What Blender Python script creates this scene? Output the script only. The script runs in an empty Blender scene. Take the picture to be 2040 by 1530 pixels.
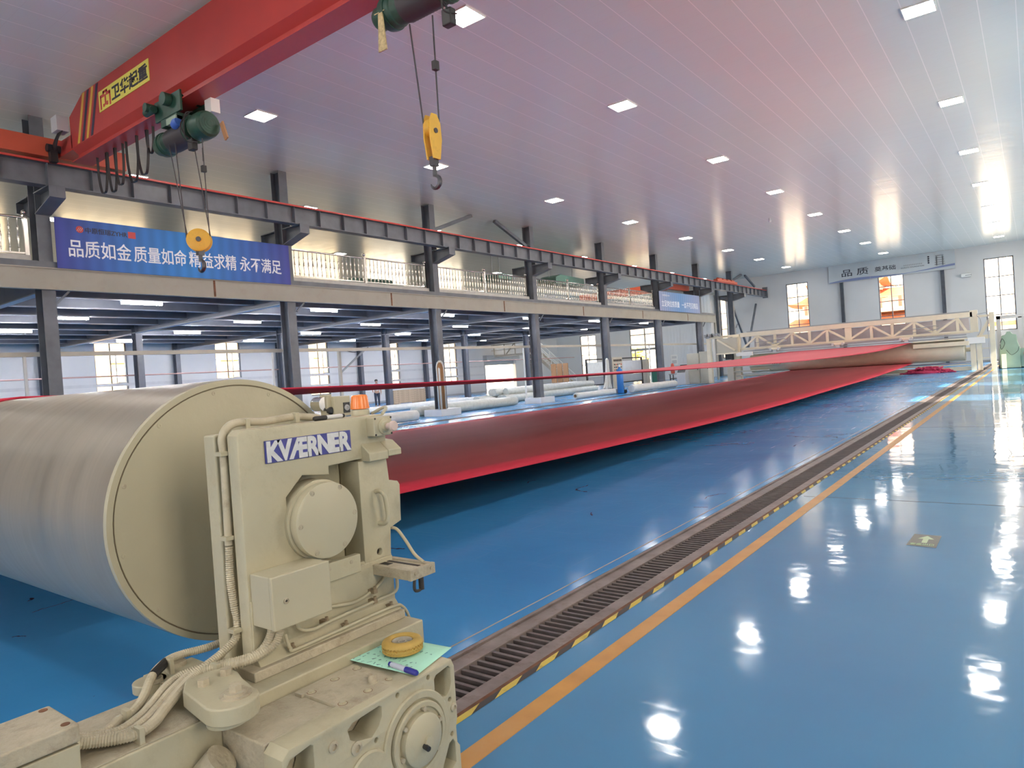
import bpy, bmesh, math, random
from mathutils import Vector, Matrix
random.seed(7)
S = bpy.context.scene
COL = S.collection
PI = math.pi

# ------------------------------------------------------------------ camera, sky, sun, exposure
F_PX, PITCH, ROLL, YAW = 1378.76, -0.01328, -0.06914, -0.64876
def cam_axes():
    c, s = math.cos, math.sin
    f = Vector((s(YAW)*c(PITCH), c(YAW)*c(PITCH), s(PITCH)))
    r0 = Vector((c(YAW), -s(YAW), 0)); u0 = r0.cross(f)
    r = c(ROLL)*r0 + s(ROLL)*u0; u = -s(ROLL)*r0 + c(ROLL)*u0
    return r, u, f
cam_d = bpy.data.cameras.new('camera'); cam = bpy.data.objects.new('camera', cam_d); COL.objects.link(cam)
_r, _u, _f = cam_axes()
cam.matrix_world = Matrix(((_r.x, _u.x, -_f.x, 0), (_r.y, _u.y, -_f.y, 0), (_r.z, _u.z, -_f.z, 1.44), (0, 0, 0, 1)))
cam_d.sensor_fit = 'HORIZONTAL'; cam_d.sensor_width = 36; cam_d.lens = F_PX/2040*36
cam_d.clip_start = 0.05; cam_d.clip_end = 600
S.camera = cam
S.view_settings.view_transform = 'Standard'; S.view_settings.look = 'None'
S.view_settings.exposure = 0.92; S.view_settings.gamma = 1.0; S.view_settings.use_curve_mapping = False
W = bpy.data.worlds.new('sky'); S.world = W; W.use_nodes = True
wn = W.node_tree.nodes; wb = wn['Background']
wb.inputs[0].default_value = (1.0, 0.82, 0.65, 1); wb.inputs[1].default_value = 3.0
sun_d = bpy.data.lights.new('sun', 'SUN'); sun_d.energy = 11.0; sun_d.angle = 0.012; sun_d.color = (1.0, 0.9, 0.76)
sun = bpy.data.objects.new('sun', sun_d); COL.objects.link(sun)
sun.rotation_euler = Vector((-0.75, 0.08, -0.65)).to_track_quat('-Z', 'Y').to_euler()
PANEL_L, TUBE_L = 40.0, 140.0
DAY_R, DAY_B, DAY_L = 320.0, 120.0, 40.0        # window daylight in watts; the back wall windows are added for fill
def daylight(loc, rot, sx, sy, watts, color):
    d = bpy.data.lights.new('window_daylight', 'AREA'); d.shape = 'RECTANGLE'; d.size = sx; d.size_y = sy
    d.energy = watts; d.color = color
    o = bpy.data.objects.new('window_daylight', d); COL.objects.link(o); o.location = loc; o.rotation_euler = rot
    return o
RIGHT_X, BACK_Y, FAR_Y, LEFT_X, CEIL = 5.0, -8.0, 61.0, -40.0, 8.44
R_WIN = [(20.0 + 6.95*k, 22.4 + 6.95*k) for k in range(-3, 6)]        # right wall window spans; the three by the camera added for fill light
L_UP = [(1.2+6.85*k, 5.7+6.85*k) for k in range(8)]               # upper windows of the left wall, above the mezzanine
B_WIN = [(-17.5, -15.3), (-11.0, -8.8), (-4.5, -2.3), (1.0, 3.2)]  # unseen windows behind the camera, put in to light the foreground
for a, b in R_WIN:
    daylight((RIGHT_X+0.32, (a+b)/2, 4.2), (0, PI/2, 0), 5.6, b-a, DAY_R if a > 19 else DAY_R*.50, (1.0, 0.92, 0.80))
for a, b in L_UP:
    daylight((LEFT_X-0.32, (a+b)/2, 6.6), (0, -PI/2, 0), 2.2, b-a, DAY_L, (1.0, 1.0, 0.80))
for a, b in B_WIN:
    daylight(((a+b)/2, BACK_Y-0.32, 4.2), (PI/2, 0, 0), b-a, 5.6, DAY_B, (0.95, 0.97, 1.0))

# ------------------------------------------------------------------ materials
def _nd(nt, t, **kw):
    n = nt.nodes.new(t)
    for k, v in kw.items(): setattr(n, k, v)
    return n
def mat(name, col, rough=0.5, metal=0.0, var=0.0, vscale=3.0, bump=0.0, bscale=40.0, rvar=0.0, spec=0.5,
        stretch=None, dirt=None, dirt_amt=0.0, dirt_scale=6.0, coat=0.0, emit=None, estr=0.0):
    m = bpy.data.materials.new(name); m.use_nodes = True; nt = m.node_tree
    b = nt.nodes['Principled BSDF']; L = nt.links.new
    c4 = (*col, 1)
    b.inputs['Base Color'].default_value = c4; b.inputs['Roughness'].default_value = rough
    b.inputs['Metallic'].default_value = metal; b.inputs['Specular IOR Level'].default_value = spec
    b.inputs['Coat Weight'].default_value = coat
    if emit: b.inputs['Emission Color'].default_value = (*emit, 1); b.inputs['Emission Strength'].default_value = estr
    tc = _nd(nt, 'ShaderNodeTexCoord'); src = tc.outputs['Object']
    if stretch:
        mp = _nd(nt, 'ShaderNodeMapping'); mp.inputs['Scale'].default_value = stretch; L(src, mp.inputs[0]); src = mp.outputs[0]
    out = None
    if var > 0:
        n = _nd(nt, 'ShaderNodeTexNoise'); n.inputs['Scale'].default_value = vscale; n.inputs['Detail'].default_value = 5; L(src, n.inputs[0])
        r = _nd(nt, 'ShaderNodeMapRange'); r.inputs['From Min'].default_value = .3; r.inputs['From Max'].default_value = .7
        r.inputs['To Min'].default_value = 1-var; r.inputs['To Max'].default_value = 1+var; L(n.outputs[0], r.inputs[0])
        mx = _nd(nt, 'ShaderNodeVectorMath', operation='SCALE'); mx.inputs[0].default_value = col; L(r.outputs[0], mx.inputs['Scale'])
        out = mx.outputs[0]
    if dirt:
        n = _nd(nt, 'ShaderNodeTexNoise'); n.inputs['Scale'].default_value = dirt_scale; n.inputs['Detail'].default_value = 8; n.inputs['Roughness'].default_value = .7
        L(tc.outputs['Object'], n.inputs[0])
        r = _nd(nt, 'ShaderNodeMapRange'); r.inputs['From Min'].default_value = .52; r.inputs['From Max'].default_value = .75
        r.inputs['To Max'].default_value = dirt_amt; L(n.outputs[0], r.inputs[0])
        mx = _nd(nt, 'ShaderNodeMix', data_type='RGBA'); L(r.outputs[0], mx.inputs[0])
        if out: L(out, mx.inputs[6])
        else: mx.inputs[6].default_value = c4
        mx.inputs[7].default_value = (*dirt, 1); out = mx.outputs[2]
    if out: L(out, b.inputs['Base Color'])
    if rvar > 0:
        n = _nd(nt, 'ShaderNodeTexNoise'); n.inputs['Scale'].default_value = vscale*1.7; L(src, n.inputs[0])
        r = _nd(nt, 'ShaderNodeMapRange'); r.inputs['To Min'].default_value = max(.02, rough-rvar); r.inputs['To Max'].default_value = rough+rvar
        L(n.outputs[0], r.inputs[0]); L(r.outputs[0], b.inputs['Roughness'])
    if bump > 0:
        n = _nd(nt, 'ShaderNodeTexNoise'); n.inputs['Scale'].default_value = bscale; n.inputs['Detail'].default_value = 3; L(src, n.inputs[0])
        bp = _nd(nt, 'ShaderNodeBump'); bp.inputs['Strength'].default_value = bump; bp.inputs['Distance'].default_value = .02
        L(n.outputs[0], bp.inputs['Height']); L(bp.outputs[0], b.inputs['Normal'])
    return m
def emat(name, col, s):
    m = bpy.data.materials.new(name); m.use_nodes = True; nt = m.node_tree; nt.nodes.clear()
    e = _nd(nt, 'ShaderNodeEmission'); e.inputs[0].default_value = (*col, 1); e.inputs[1].default_value = s
    o = _nd(nt, 'ShaderNodeOutputMaterial'); nt.links.new(e.outputs[0], o.inputs[0]); return m
M = {}
M['white'] = mat('white_wall', (.63, .63, .63), .45, var=.03, vscale=.6)
M['steel'] = mat('slate_steel', (.125, .137, .16), .40, var=.18, vscale=2.5, spec=.5)
M['steel_in'] = mat('slate_steel_matt', (.13, .14, .165), .34, var=.12, vscale=2.5)
M['steel_glint'] = mat('flange_painted_glint', (.34, .35, .37), .35, var=.1)  # paler copy of the slate steel; window reflections painted onto bottom flanges
M['beige'] = mat('beige_paint', (.34, .32, .27), .5, var=.06, vscale=1.2, dirt=(.25, .17, .1), dirt_amt=.25, dirt_scale=2.5)
M['beige_pale'] = mat('pale_beige_paint', (.50, .455, .375), .45, var=.05)
M['rust'] = mat('rust', (.16, .07, .035), .8, var=.35, vscale=14)
M['concrete'] = mat('concrete', (.50, .49, .47), .75, var=.12, vscale=5, bump=.2)
M['inox'] = mat('stainless', (.62, .59, .56), .18, metal=1.0, rvar=.08)
M['cream'] = mat('cream_machine_paint', (.435, .402, .285), .42, var=.05, vscale=4, dirt=(.20, .135, .075), dirt_amt=.32, dirt_scale=7, bump=.12, bscale=26, rvar=.08)
M['cream_clean'] = mat('cream_paint_clean', (.435, .402, .29), .40, var=.035, vscale=3, bump=.06, bscale=30)
M['cream_top'] = mat('cream_paint_worn', (.42, .375, .28), .55, var=.12, vscale=9, dirt=(.17, .115, .07), dirt_amt=.65, dirt_scale=11, bump=.25, bscale=55)
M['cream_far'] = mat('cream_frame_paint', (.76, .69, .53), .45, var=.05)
M['crane'] = mat('crane_red', (.43, .050, .042), .38, var=.06, vscale=1.5)
M['rail_red'] = mat('rail_red', (.55, .06, .05), .45)
M['red_orange'] = mat('orange_red', (.56, .10, .05), .45)
M['black'] = mat('black_rubber', (.02, .02, .022), .5)
M['dark'] = mat('dark_grime_and_shade', (.03, .027, .025), .6, var=.3, vscale=20)
M['green'] = mat('hoist_green', (.018, .066, .044), .45, var=.25, vscale=7, dirt=(.02, .02, .02), dirt_amt=.6, dirt_scale=8)
M['green_pale'] = mat('machine_green', (.30, .40, .30), .5, var=.06)
M['green_box'] = mat('duct_green', (.09, .18, .15), .5, var=.08)
M['green_bin'] = mat('bin_green', (.05, .20, .13), .45)
M['yellow'] = mat('hook_yellow', (.72, .42, .05), .4, var=.1, dirt=(.2, .1, .03), dirt_amt=.4)
M['yel_stripe'] = mat('stripe_yellow', (.62, .38, .06), .5)
M['navy'] = mat('stripe_navy', (.035, .03, .06), .5)
M['blue_paint'] = mat('bright_blue', (.04, .22, .62), .4)
M['blue_cap'] = mat('blue_cover', (.05, .14, .50), .4)
M['rope'] = mat('wire_rope', (.05, .045, .05), .55)
M['hook'] = mat('forged_steel', (.10, .10, .11), .35, metal=.8)
M['grey'] = mat('grey_paint', (.34, .35, .36), .45, var=.05)
M['grey_l'] = mat('light_grey_paint', (.55, .55, .56), .45, var=.05)
M['chrome'] = mat('chrome', (.75, .74, .73), .12, metal=1)
M['label_y'] = mat('label_yellow', (.75, .68, .12), .45)
M['white_p'] = mat('white_paint', (.80, .80, .78), .4)
M['white_felt'] = mat('white_felt', (.76, .77, .74), .8, var=.06, vscale=5, bump=.2)
M['film'] = mat('plastic_wrapped_felt', (.60, .62, .57), .35, var=.10, vscale=6, bump=.35, bscale=9)
M['brown'] = mat('cardboard_brown', (.42, .23, .11), .75, var=.1)
M['wood'] = mat('bare_wood', (.45, .33, .22), .7, var=.2, vscale=8)
M['orange'] = mat('beacon_orange', (.80, .22, .05), .25, spec=.6)
M['skin'] = mat('skin', (.45, .27, .19), .5)
M['hair'] = mat('dark_hair', (.02, .016, .014), .6)
M['trousers'] = mat('dark_trousers', (.045, .05, .07), .8)
M['magenta'] = mat('magenta_felt_scraps', (.42, .03, .10), .85, var=.25, vscale=9)
M['light'] = emat('panel_light', (1.0, .965, .90), PANEL_L)
M['tube'] = emat('tube_light', (.93, .93, 1.0), TUBE_L)
M['paper'] = mat('mint_paper', (.40, .74, .60), .8, var=.02)
M['ink'] = mat('blue_black_ink', (.06, .07, .14), .7)
M['tyre'] = mat('yellow_rubber', (.44, .295, .075), .6, var=.12, vscale=30, dirt=(.3, .17, .04), dirt_amt=.5, dirt_scale=30)
M['pen_blue'] = mat('marker_blue', (.02, .025, .25), .35)
M['pen_grey'] = mat('marker_barrel', (.45, .5, .62), .4)
M['logo_blue'] = mat('logo_blue', (.045, .05, .24), .4, var=.2, vscale=40)
M['logo_silver'] = mat('logo_silver', (.58, .59, .60), .45, metal=.25, var=.08, vscale=50)
M['text_white'] = mat('text_white', (.82, .84, .88), .5)
M['text_dark'] = mat('text_dark', (.03, .03, .045), .5)
M['text_red'] = mat('text_red', (.55, .06, .06), .5)
M['brick'] = mat('facade_cream', (.66, .49, .27), .8, var=.05, vscale=.4)
M['facade_w'] = mat('facade_white', (.88, .84, .76), .8)
M['roof_o'] = mat('roof_orange', (.55, .21, .10), .7, var=.15, vscale=2)
M['roof_r'] = mat('sign_red', (.70, .14, .10), .7)
M['mast'] = mat('mast_paint', (.85, .65, .50), .6)
M['shade'] = mat('facade_window', (.66, .58, .46), .3)
M['leaf'] = mat('yellow_leaf', (.55, .48, .16), .7, var=.3, vscale=2)
M['pave'] = mat('outdoor_paving', (.55, .53, .49), .8, var=.06, vscale=.5)
M['sign_g'] = mat('floor_sign_grey', (.17, .18, .15), .4)
M['sign_l'] = mat('floor_sign_arrow', (.55, .68, .45), .4)
M['lens_w'] = mat('frosted_white', (.8, .8, .8), .3)

def glass_mat():
    m = bpy.data.materials.new('window_glass'); m.use_nodes = True; nt = m.node_tree; nt.nodes.clear(); L = nt.links.new
    t = _nd(nt, 'ShaderNodeBsdfTransparent'); t.inputs[0].default_value = (.96, .96, .95, 1)
    g = _nd(nt, 'ShaderNodeBsdfGlossy'); g.inputs['Roughness'].default_value = .03
    fr = _nd(nt, 'ShaderNodeFresnel'); fr.inputs[0].default_value = 1.3
    mx = _nd(nt, 'ShaderNodeMixShader'); o = _nd(nt, 'ShaderNodeOutputMaterial')
    L(fr.outputs[0], mx.inputs[0]); L(t.outputs[0], mx.inputs[1]); L(g.outputs[0], mx.inputs[2]); L(mx.outputs[0], o.inputs[0]); return m
M['glass'] = glass_mat()

def floor_mat():
    m = bpy.data.materials.new('blue_epoxy_floor'); m.use_nodes = True; nt = m.node_tree; L = nt.links.new
    b = nt.nodes['Principled BSDF']; tc = _nd(nt, 'ShaderNodeTexCoord'); P_ = tc.outputs['Object']
    n1 = _nd(nt, 'ShaderNodeTexNoise'); n1.inputs['Scale'].default_value = .35; n1.inputs['Detail'].default_value = 4; L(P_, n1.inputs[0])
    rp = _nd(nt, 'ShaderNodeValToRGB'); rp.color_ramp.elements[0].position = .3; rp.color_ramp.elements[1].position = .7
    rp.color_ramp.elements[0].color = (.058, .215, .42, 1); rp.color_ramp.elements[1].color = (.086, .275, .485, 1); L(n1.outputs[0], rp.inputs[0])
    # rubbed scratches: long thin streaks in two directions
    def streak(rot, sc, lo):
        mp = _nd(nt, 'ShaderNodeMapping'); mp.inputs['Rotation'].default_value = (0, 0, rot); mp.inputs['Scale'].default_value = sc; L(P_, mp.inputs[0])
        n = _nd(nt, 'ShaderNodeTexNoise'); n.inputs['Scale'].default_value = 1.0; n.inputs['Detail'].default_value = 6; n.inputs['Roughness'].default_value = .65; L(mp.outputs[0], n.inputs[0])
        r = _nd(nt, 'ShaderNodeMapRange'); r.inputs['From Min'].default_value = lo; r.inputs['From Max'].default_value = lo+.16; L(n.outputs[0], r.inputs[0]); return r.outputs[0]
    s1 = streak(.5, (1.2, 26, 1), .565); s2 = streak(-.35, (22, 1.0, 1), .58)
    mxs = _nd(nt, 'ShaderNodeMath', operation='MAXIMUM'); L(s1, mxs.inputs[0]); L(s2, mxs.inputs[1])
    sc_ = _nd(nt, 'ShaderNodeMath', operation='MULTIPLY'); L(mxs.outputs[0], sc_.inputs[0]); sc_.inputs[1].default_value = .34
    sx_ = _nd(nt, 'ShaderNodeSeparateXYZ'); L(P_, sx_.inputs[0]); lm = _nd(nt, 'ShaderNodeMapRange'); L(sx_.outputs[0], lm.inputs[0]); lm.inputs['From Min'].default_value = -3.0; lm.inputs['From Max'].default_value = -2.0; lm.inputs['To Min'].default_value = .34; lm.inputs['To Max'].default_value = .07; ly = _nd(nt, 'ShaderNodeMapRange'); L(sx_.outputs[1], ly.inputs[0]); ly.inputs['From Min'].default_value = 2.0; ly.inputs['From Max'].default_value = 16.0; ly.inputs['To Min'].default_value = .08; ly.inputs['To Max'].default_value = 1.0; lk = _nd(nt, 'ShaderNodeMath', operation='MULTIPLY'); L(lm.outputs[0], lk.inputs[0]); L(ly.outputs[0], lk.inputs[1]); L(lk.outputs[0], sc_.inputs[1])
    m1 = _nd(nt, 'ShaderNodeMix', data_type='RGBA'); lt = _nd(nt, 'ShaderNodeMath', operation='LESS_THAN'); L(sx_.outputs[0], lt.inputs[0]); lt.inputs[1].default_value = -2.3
    lc = _nd(nt, 'ShaderNodeMix', data_type='RGBA', blend_type='MULTIPLY'); L(lt.outputs[0], lc.inputs[0]); L(rp.outputs[0], lc.inputs[6]); lc.inputs[7].default_value = (.70, 1.18, 1.38, 1)  # left of the track, blue lifted in the colour to offset shade there
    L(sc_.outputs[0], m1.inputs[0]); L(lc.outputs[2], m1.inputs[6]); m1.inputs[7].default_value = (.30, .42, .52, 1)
    # cracks
    v = _nd(nt, 'ShaderNodeTexVoronoi', feature='DISTANCE_TO_EDGE'); v.inputs['Scale'].default_value = .55
    nw = _nd(nt, 'ShaderNodeTexNoise'); nw.inputs['Scale'].default_value = 2.2; nw.inputs['Detail'].default_value = 5; L(P_, nw.inputs[0])
    ad = _nd(nt, 'ShaderNodeVectorMath', operation='MULTIPLY_ADD'); L(nw.outputs['Color'], ad.inputs[0]); ad.inputs[1].default_value = (.5, .5, .5); L(P_, ad.inputs[2]); L(ad.outputs[0], v.inputs[0])
    c1 = _nd(nt, 'ShaderNodeMath', operation='LESS_THAN'); L(v.outputs[0], c1.inputs[0]); c1.inputs[1].default_value = .0035
    n3 = _nd(nt, 'ShaderNodeTexNoise'); n3.inputs['Scale'].default_value = .9; L(P_, n3.inputs[0])
    c2 = _nd(nt, 'ShaderNodeMath', operation='GREATER_THAN'); L(n3.outputs[0], c2.inputs[0]); c2.inputs[1].default_value = .58
    c3 = _nd(nt, 'ShaderNodeMath', operation='MULTIPLY'); c0 = _nd(nt, 'ShaderNodeMath', operation='MULTIPLY'); spx = _nd(nt, 'ShaderNodeSeparateXYZ'); L(P_, spx.inputs[0]); lx = _nd(nt, 'ShaderNodeMath', operation='LESS_THAN'); L(spx.outputs[0], lx.inputs[0]); lx.inputs[1].default_value = -2.6
    L(c1.outputs[0], c0.inputs[0]); L(lx.outputs[0], c0.inputs[1]); L(c0.outputs[0], c3.inputs[0]); L(c2.outputs[0], c3.inputs[1])
    m2 = _nd(nt, 'ShaderNodeMix', data_type='RGBA'); L(c3.outputs[0], m2.inputs[0]); L(m1.outputs[2], m2.inputs[6]); m2.inputs[7].default_value = (.035, .04, .07, 1)
    L(m2.outputs[2], b.inputs['Base Color'])
    n4 = _nd(nt, 'ShaderNodeTexNoise'); n4.inputs['Scale'].default_value = .8; n4.inputs['Detail'].default_value = 4; L(P_, n4.inputs[0])
    rr = _nd(nt, 'ShaderNodeMapRange'); rr.inputs['From Min'].default_value = .3; rr.inputs['From Max'].default_value = .7
    rr.inputs['To Min'].default_value = .03; rr.inputs['To Max'].default_value = .10; L(n4.outputs[0], rr.inputs[0])
    ra = _nd(nt, 'ShaderNodeMath', operation='MULTIPLY_ADD'); L(mxs.outputs[0], ra.inputs[0]); ra.inputs[1].default_value = .12; lr = _nd(nt, 'ShaderNodeMapRange'); L(sx_.outputs[0], lr.inputs[0]); lr.inputs['From Min'].default_value = -2.6; lr.inputs['From Max'].default_value = -2.0; lr.inputs['To Min'].default_value = .17; lr.inputs['To Max'].default_value = 0; rs_ = _nd(nt, 'ShaderNodeMath', operation='MULTIPLY_ADD'); L(lr.outputs[0], rs_.inputs[0]); L(ly.outputs[0], rs_.inputs[1]); L(rr.outputs[0], rs_.inputs[2]); L(rs_.outputs[0], ra.inputs[2]); L(ra.outputs[0], b.inputs['Roughness'])
    b.inputs['Specular IOR Level'].default_value = .6
    n5 = _nd(nt, 'ShaderNodeTexNoise'); n5.inputs['Scale'].default_value = 1.6; n5.inputs['Detail'].default_value = 3; L(P_, n5.inputs[0])
    bp = _nd(nt, 'ShaderNodeBump'); bp.inputs['Strength'].default_value = .26; bp.inputs['Distance'].default_value = .02; L(n5.outputs[0], bp.inputs['Height']); L(bp.outputs[0], b.inputs['Normal'])
    return m
M['floor'] = floor_mat()

def ceil_mat():
    m = bpy.data.materials.new('white_ceiling_panels'); m.use_nodes = True; nt = m.node_tree; L = nt.links.new
    b = nt.nodes['Principled BSDF']; tc = _nd(nt, 'ShaderNodeTexCoord'); P_ = tc.outputs['Object']
    sp = _nd(nt, 'ShaderNodeSeparateXYZ'); L(P_, sp.inputs[0])
    def groove(out, pitch, w):
        a = _nd(nt, 'ShaderNodeMath', operation='DIVIDE'); L(out, a.inputs[0]); a.inputs[1].default_value = pitch
        f = _nd(nt, 'ShaderNodeMath', operation='FRACT'); L(a.outputs[0], f.inputs[0])
        l = _nd(nt, 'ShaderNodeMath', operation='LESS_THAN'); L(f.outputs[0], l.inputs[0]); l.inputs[1].default_value = w/pitch; return l.outputs[0]
    g1 = groove(sp.outputs[0], .63, .017); g2 = groove(sp.outputs[1], .60, .012)
    w1 = _nd(nt, 'ShaderNodeMath', operation='MULTIPLY'); L(g1, w1.inputs[0]); w1.inputs[1].default_value = 1.0
    w2 = _nd(nt, 'ShaderNodeMath', operation='MULTIPLY'); L(g2, w2.inputs[0]); w2.inputs[1].default_value = .11
    gx = _nd(nt, 'ShaderNodeMath', operation='MAXIMUM'); L(w1.outputs[0], gx.inputs[0]); gx.inputs[1].default_value = 0
    mx = _nd(nt, 'ShaderNodeMix', data_type='RGBA'); L(gx.outputs[0], mx.inputs[0])
    mx.inputs[6].default_value = (.72, .765, .735, 1); mx.inputs[7].default_value = (.93, .93, .91, 1)
    m3 = _nd(nt, 'ShaderNodeMix', data_type='RGBA'); L(w2.outputs[0], m3.inputs[0]); L(mx.outputs[2], m3.inputs[6]); m3.inputs[7].default_value = (.45, .43, .43, 1); L(m3.outputs[2], b.inputs['Base Color'])
    b.inputs['Roughness'].default_value = .20; b.inputs['Specular IOR Level'].default_value = .62
    mp = _nd(nt, 'ShaderNodeMapping'); mp.inputs['Scale'].default_value = (.35, 1.7, 1); L(P_, mp.inputs[0])
    n = _nd(nt, 'ShaderNodeTexNoise'); n.inputs['Scale'].default_value = 1.0; n.inputs['Detail'].default_value = 2; L(mp.outputs[0], n.inputs[0])
    bp = _nd(nt, 'ShaderNodeBump'); bp.inputs['Strength'].default_value = .25; bp.inputs['Distance'].default_value = .03; L(n.outputs[0], bp.inputs['Height']); L(bp.outputs[0], b.inputs['Normal'])
    return m
M['ceil'] = ceil_mat()

def roll_mat():
    m = bpy.data.materials.new('brushed_roll_steel'); m.use_nodes = True; nt = m.node_tree; L = nt.links.new
    b = nt.nodes['Principled BSDF']; tc = _nd(nt, 'ShaderNodeTexCoord')
    def bands(scale, lo, hi, seed):
        mp = _nd(nt, 'ShaderNodeMapping'); mp.inputs['Scale'].default_value = (scale, .8, .8); mp.inputs['Location'].default_value = (seed, 0, 0); L(tc.outputs['Object'], mp.inputs[0])
        n = _nd(nt, 'ShaderNodeTexNoise'); n.inputs['Scale'].default_value = 1; n.inputs['Detail'].default_value = 6; n.inputs['Roughness'].default_value = .6; L(mp.outputs[0], n.inputs[0])
        r = _nd(nt, 'ShaderNodeMapRange'); r.inputs['From Min'].default_value = .3; r.inputs['From Max'].default_value = .7; r.inputs['To Min'].default_value = lo; r.inputs['To Max'].default_value = hi; L(n.outputs[0], r.inputs[0]); return r.outputs[0]
    a = bands(5, .90, 1.08, 0); c = bands(60, .96, 1.03, 5)
    mm = _nd(nt, 'ShaderNodeMath', operation='MULTIPLY'); L(a, mm.inputs[0]); L(c, mm.inputs[1])
    v = _nd(nt, 'ShaderNodeVectorMath', operation='SCALE'); v.inputs[0].default_value = (.40, .355, .295); L(mm.outputs[0], v.inputs['Scale']); L(v.outputs[0], b.inputs['Base Color'])
    b.inputs['Metallic'].default_value = .55; r = bands(14, .30, .42, 9); L(r, b.inputs['Roughness'])
    return m
M['roll'] = roll_mat()

def felt_mat():
    m = bpy.data.materials.new('red_felt'); m.use_nodes = True; nt = m.node_tree; L = nt.links.new
    b = nt.nodes['Principled BSDF']; tc = _nd(nt, 'ShaderNodeTexCoord')
    mp = _nd(nt, 'ShaderNodeMapping'); mp.inputs['Scale'].default_value = (1.2, .12, .5); L(tc.outputs['Object'], mp.inputs[0])
    n = _nd(nt, 'ShaderNodeTexNoise'); n.inputs['Scale'].default_value = 1; n.inputs['Detail'].default_value = 4; L(mp.outputs[0], n.inputs[0])
    rp = _nd(nt, 'ShaderNodeValToRGB'); rp.color_ramp.elements[0].position = .3; rp.color_ramp.elements[1].position = .7
    rp.color_ramp.elements[0].color = (.50, .030, .060, 1); rp.color_ramp.elements[1].color = (.57, .042, .075, 1); L(n.outputs[0], rp.inputs[0]); L(rp.outputs[0], b.inputs['Base Color'])
    b.inputs['Roughness'].default_value = .62; b.inputs['Specular IOR Level'].default_value = .12
    b.inputs['Sheen Weight'].default_value = .09; b.inputs['Sheen Roughness'].default_value = .4; b.inputs['Sheen Tint'].default_value = (1, .78, .78, 1)
    return m
M['felt'] = felt_mat()

def corr_mat(name, col, pitch, axis):
    m = bpy.data.materials.new(name); m.use_nodes = True; nt = m.node_tree; L = nt.links.new
    b = nt.nodes['Principled BSDF']; b.inputs['Base Color'].default_value = (*col, 1); b.inputs['Roughness'].default_value = .4
    tc = _nd(nt, 'ShaderNodeTexCoord'); w = _nd(nt, 'ShaderNodeTexWave', wave_type='BANDS', bands_direction=axis); w.inputs['Scale'].default_value = 2*PI/pitch/20.0*1.0
    L(tc.outputs['Object'], w.inputs[0]); bp = _nd(nt, 'ShaderNodeBump'); bp.inputs['Strength'].default_value = .6; bp.inputs['Distance'].default_value = .03
    L(w.outputs[0], bp.inputs['Height']); L(bp.outputs[0], b.inputs['Normal']); return m
M['corr'] = corr_mat('corrugated_white', (.66, .68, .70), .3, 'X')
M['corr_grey'] = corr_mat('shutter_slats', (.42, .43, .44), .12, 'Z')

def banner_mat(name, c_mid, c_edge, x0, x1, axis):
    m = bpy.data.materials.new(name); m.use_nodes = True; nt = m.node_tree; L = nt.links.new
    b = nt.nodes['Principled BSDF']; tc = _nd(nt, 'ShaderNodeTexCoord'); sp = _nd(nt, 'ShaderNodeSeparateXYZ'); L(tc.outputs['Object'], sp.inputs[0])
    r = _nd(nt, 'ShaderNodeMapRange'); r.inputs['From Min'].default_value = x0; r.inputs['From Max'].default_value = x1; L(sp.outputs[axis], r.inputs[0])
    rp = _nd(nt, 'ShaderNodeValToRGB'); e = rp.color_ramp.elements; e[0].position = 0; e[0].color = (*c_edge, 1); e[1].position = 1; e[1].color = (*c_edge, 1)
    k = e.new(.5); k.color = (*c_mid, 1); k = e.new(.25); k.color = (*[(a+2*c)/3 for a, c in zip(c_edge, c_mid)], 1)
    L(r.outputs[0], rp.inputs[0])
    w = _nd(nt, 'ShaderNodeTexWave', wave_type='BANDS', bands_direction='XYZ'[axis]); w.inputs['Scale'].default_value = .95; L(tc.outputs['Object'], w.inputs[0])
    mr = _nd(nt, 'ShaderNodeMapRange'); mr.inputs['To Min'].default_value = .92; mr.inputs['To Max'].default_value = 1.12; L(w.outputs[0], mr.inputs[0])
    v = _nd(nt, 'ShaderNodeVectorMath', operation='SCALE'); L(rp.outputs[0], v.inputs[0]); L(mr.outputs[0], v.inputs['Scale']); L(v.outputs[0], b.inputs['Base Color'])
    b.inputs['Roughness'].default_value = .55; return m

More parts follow.
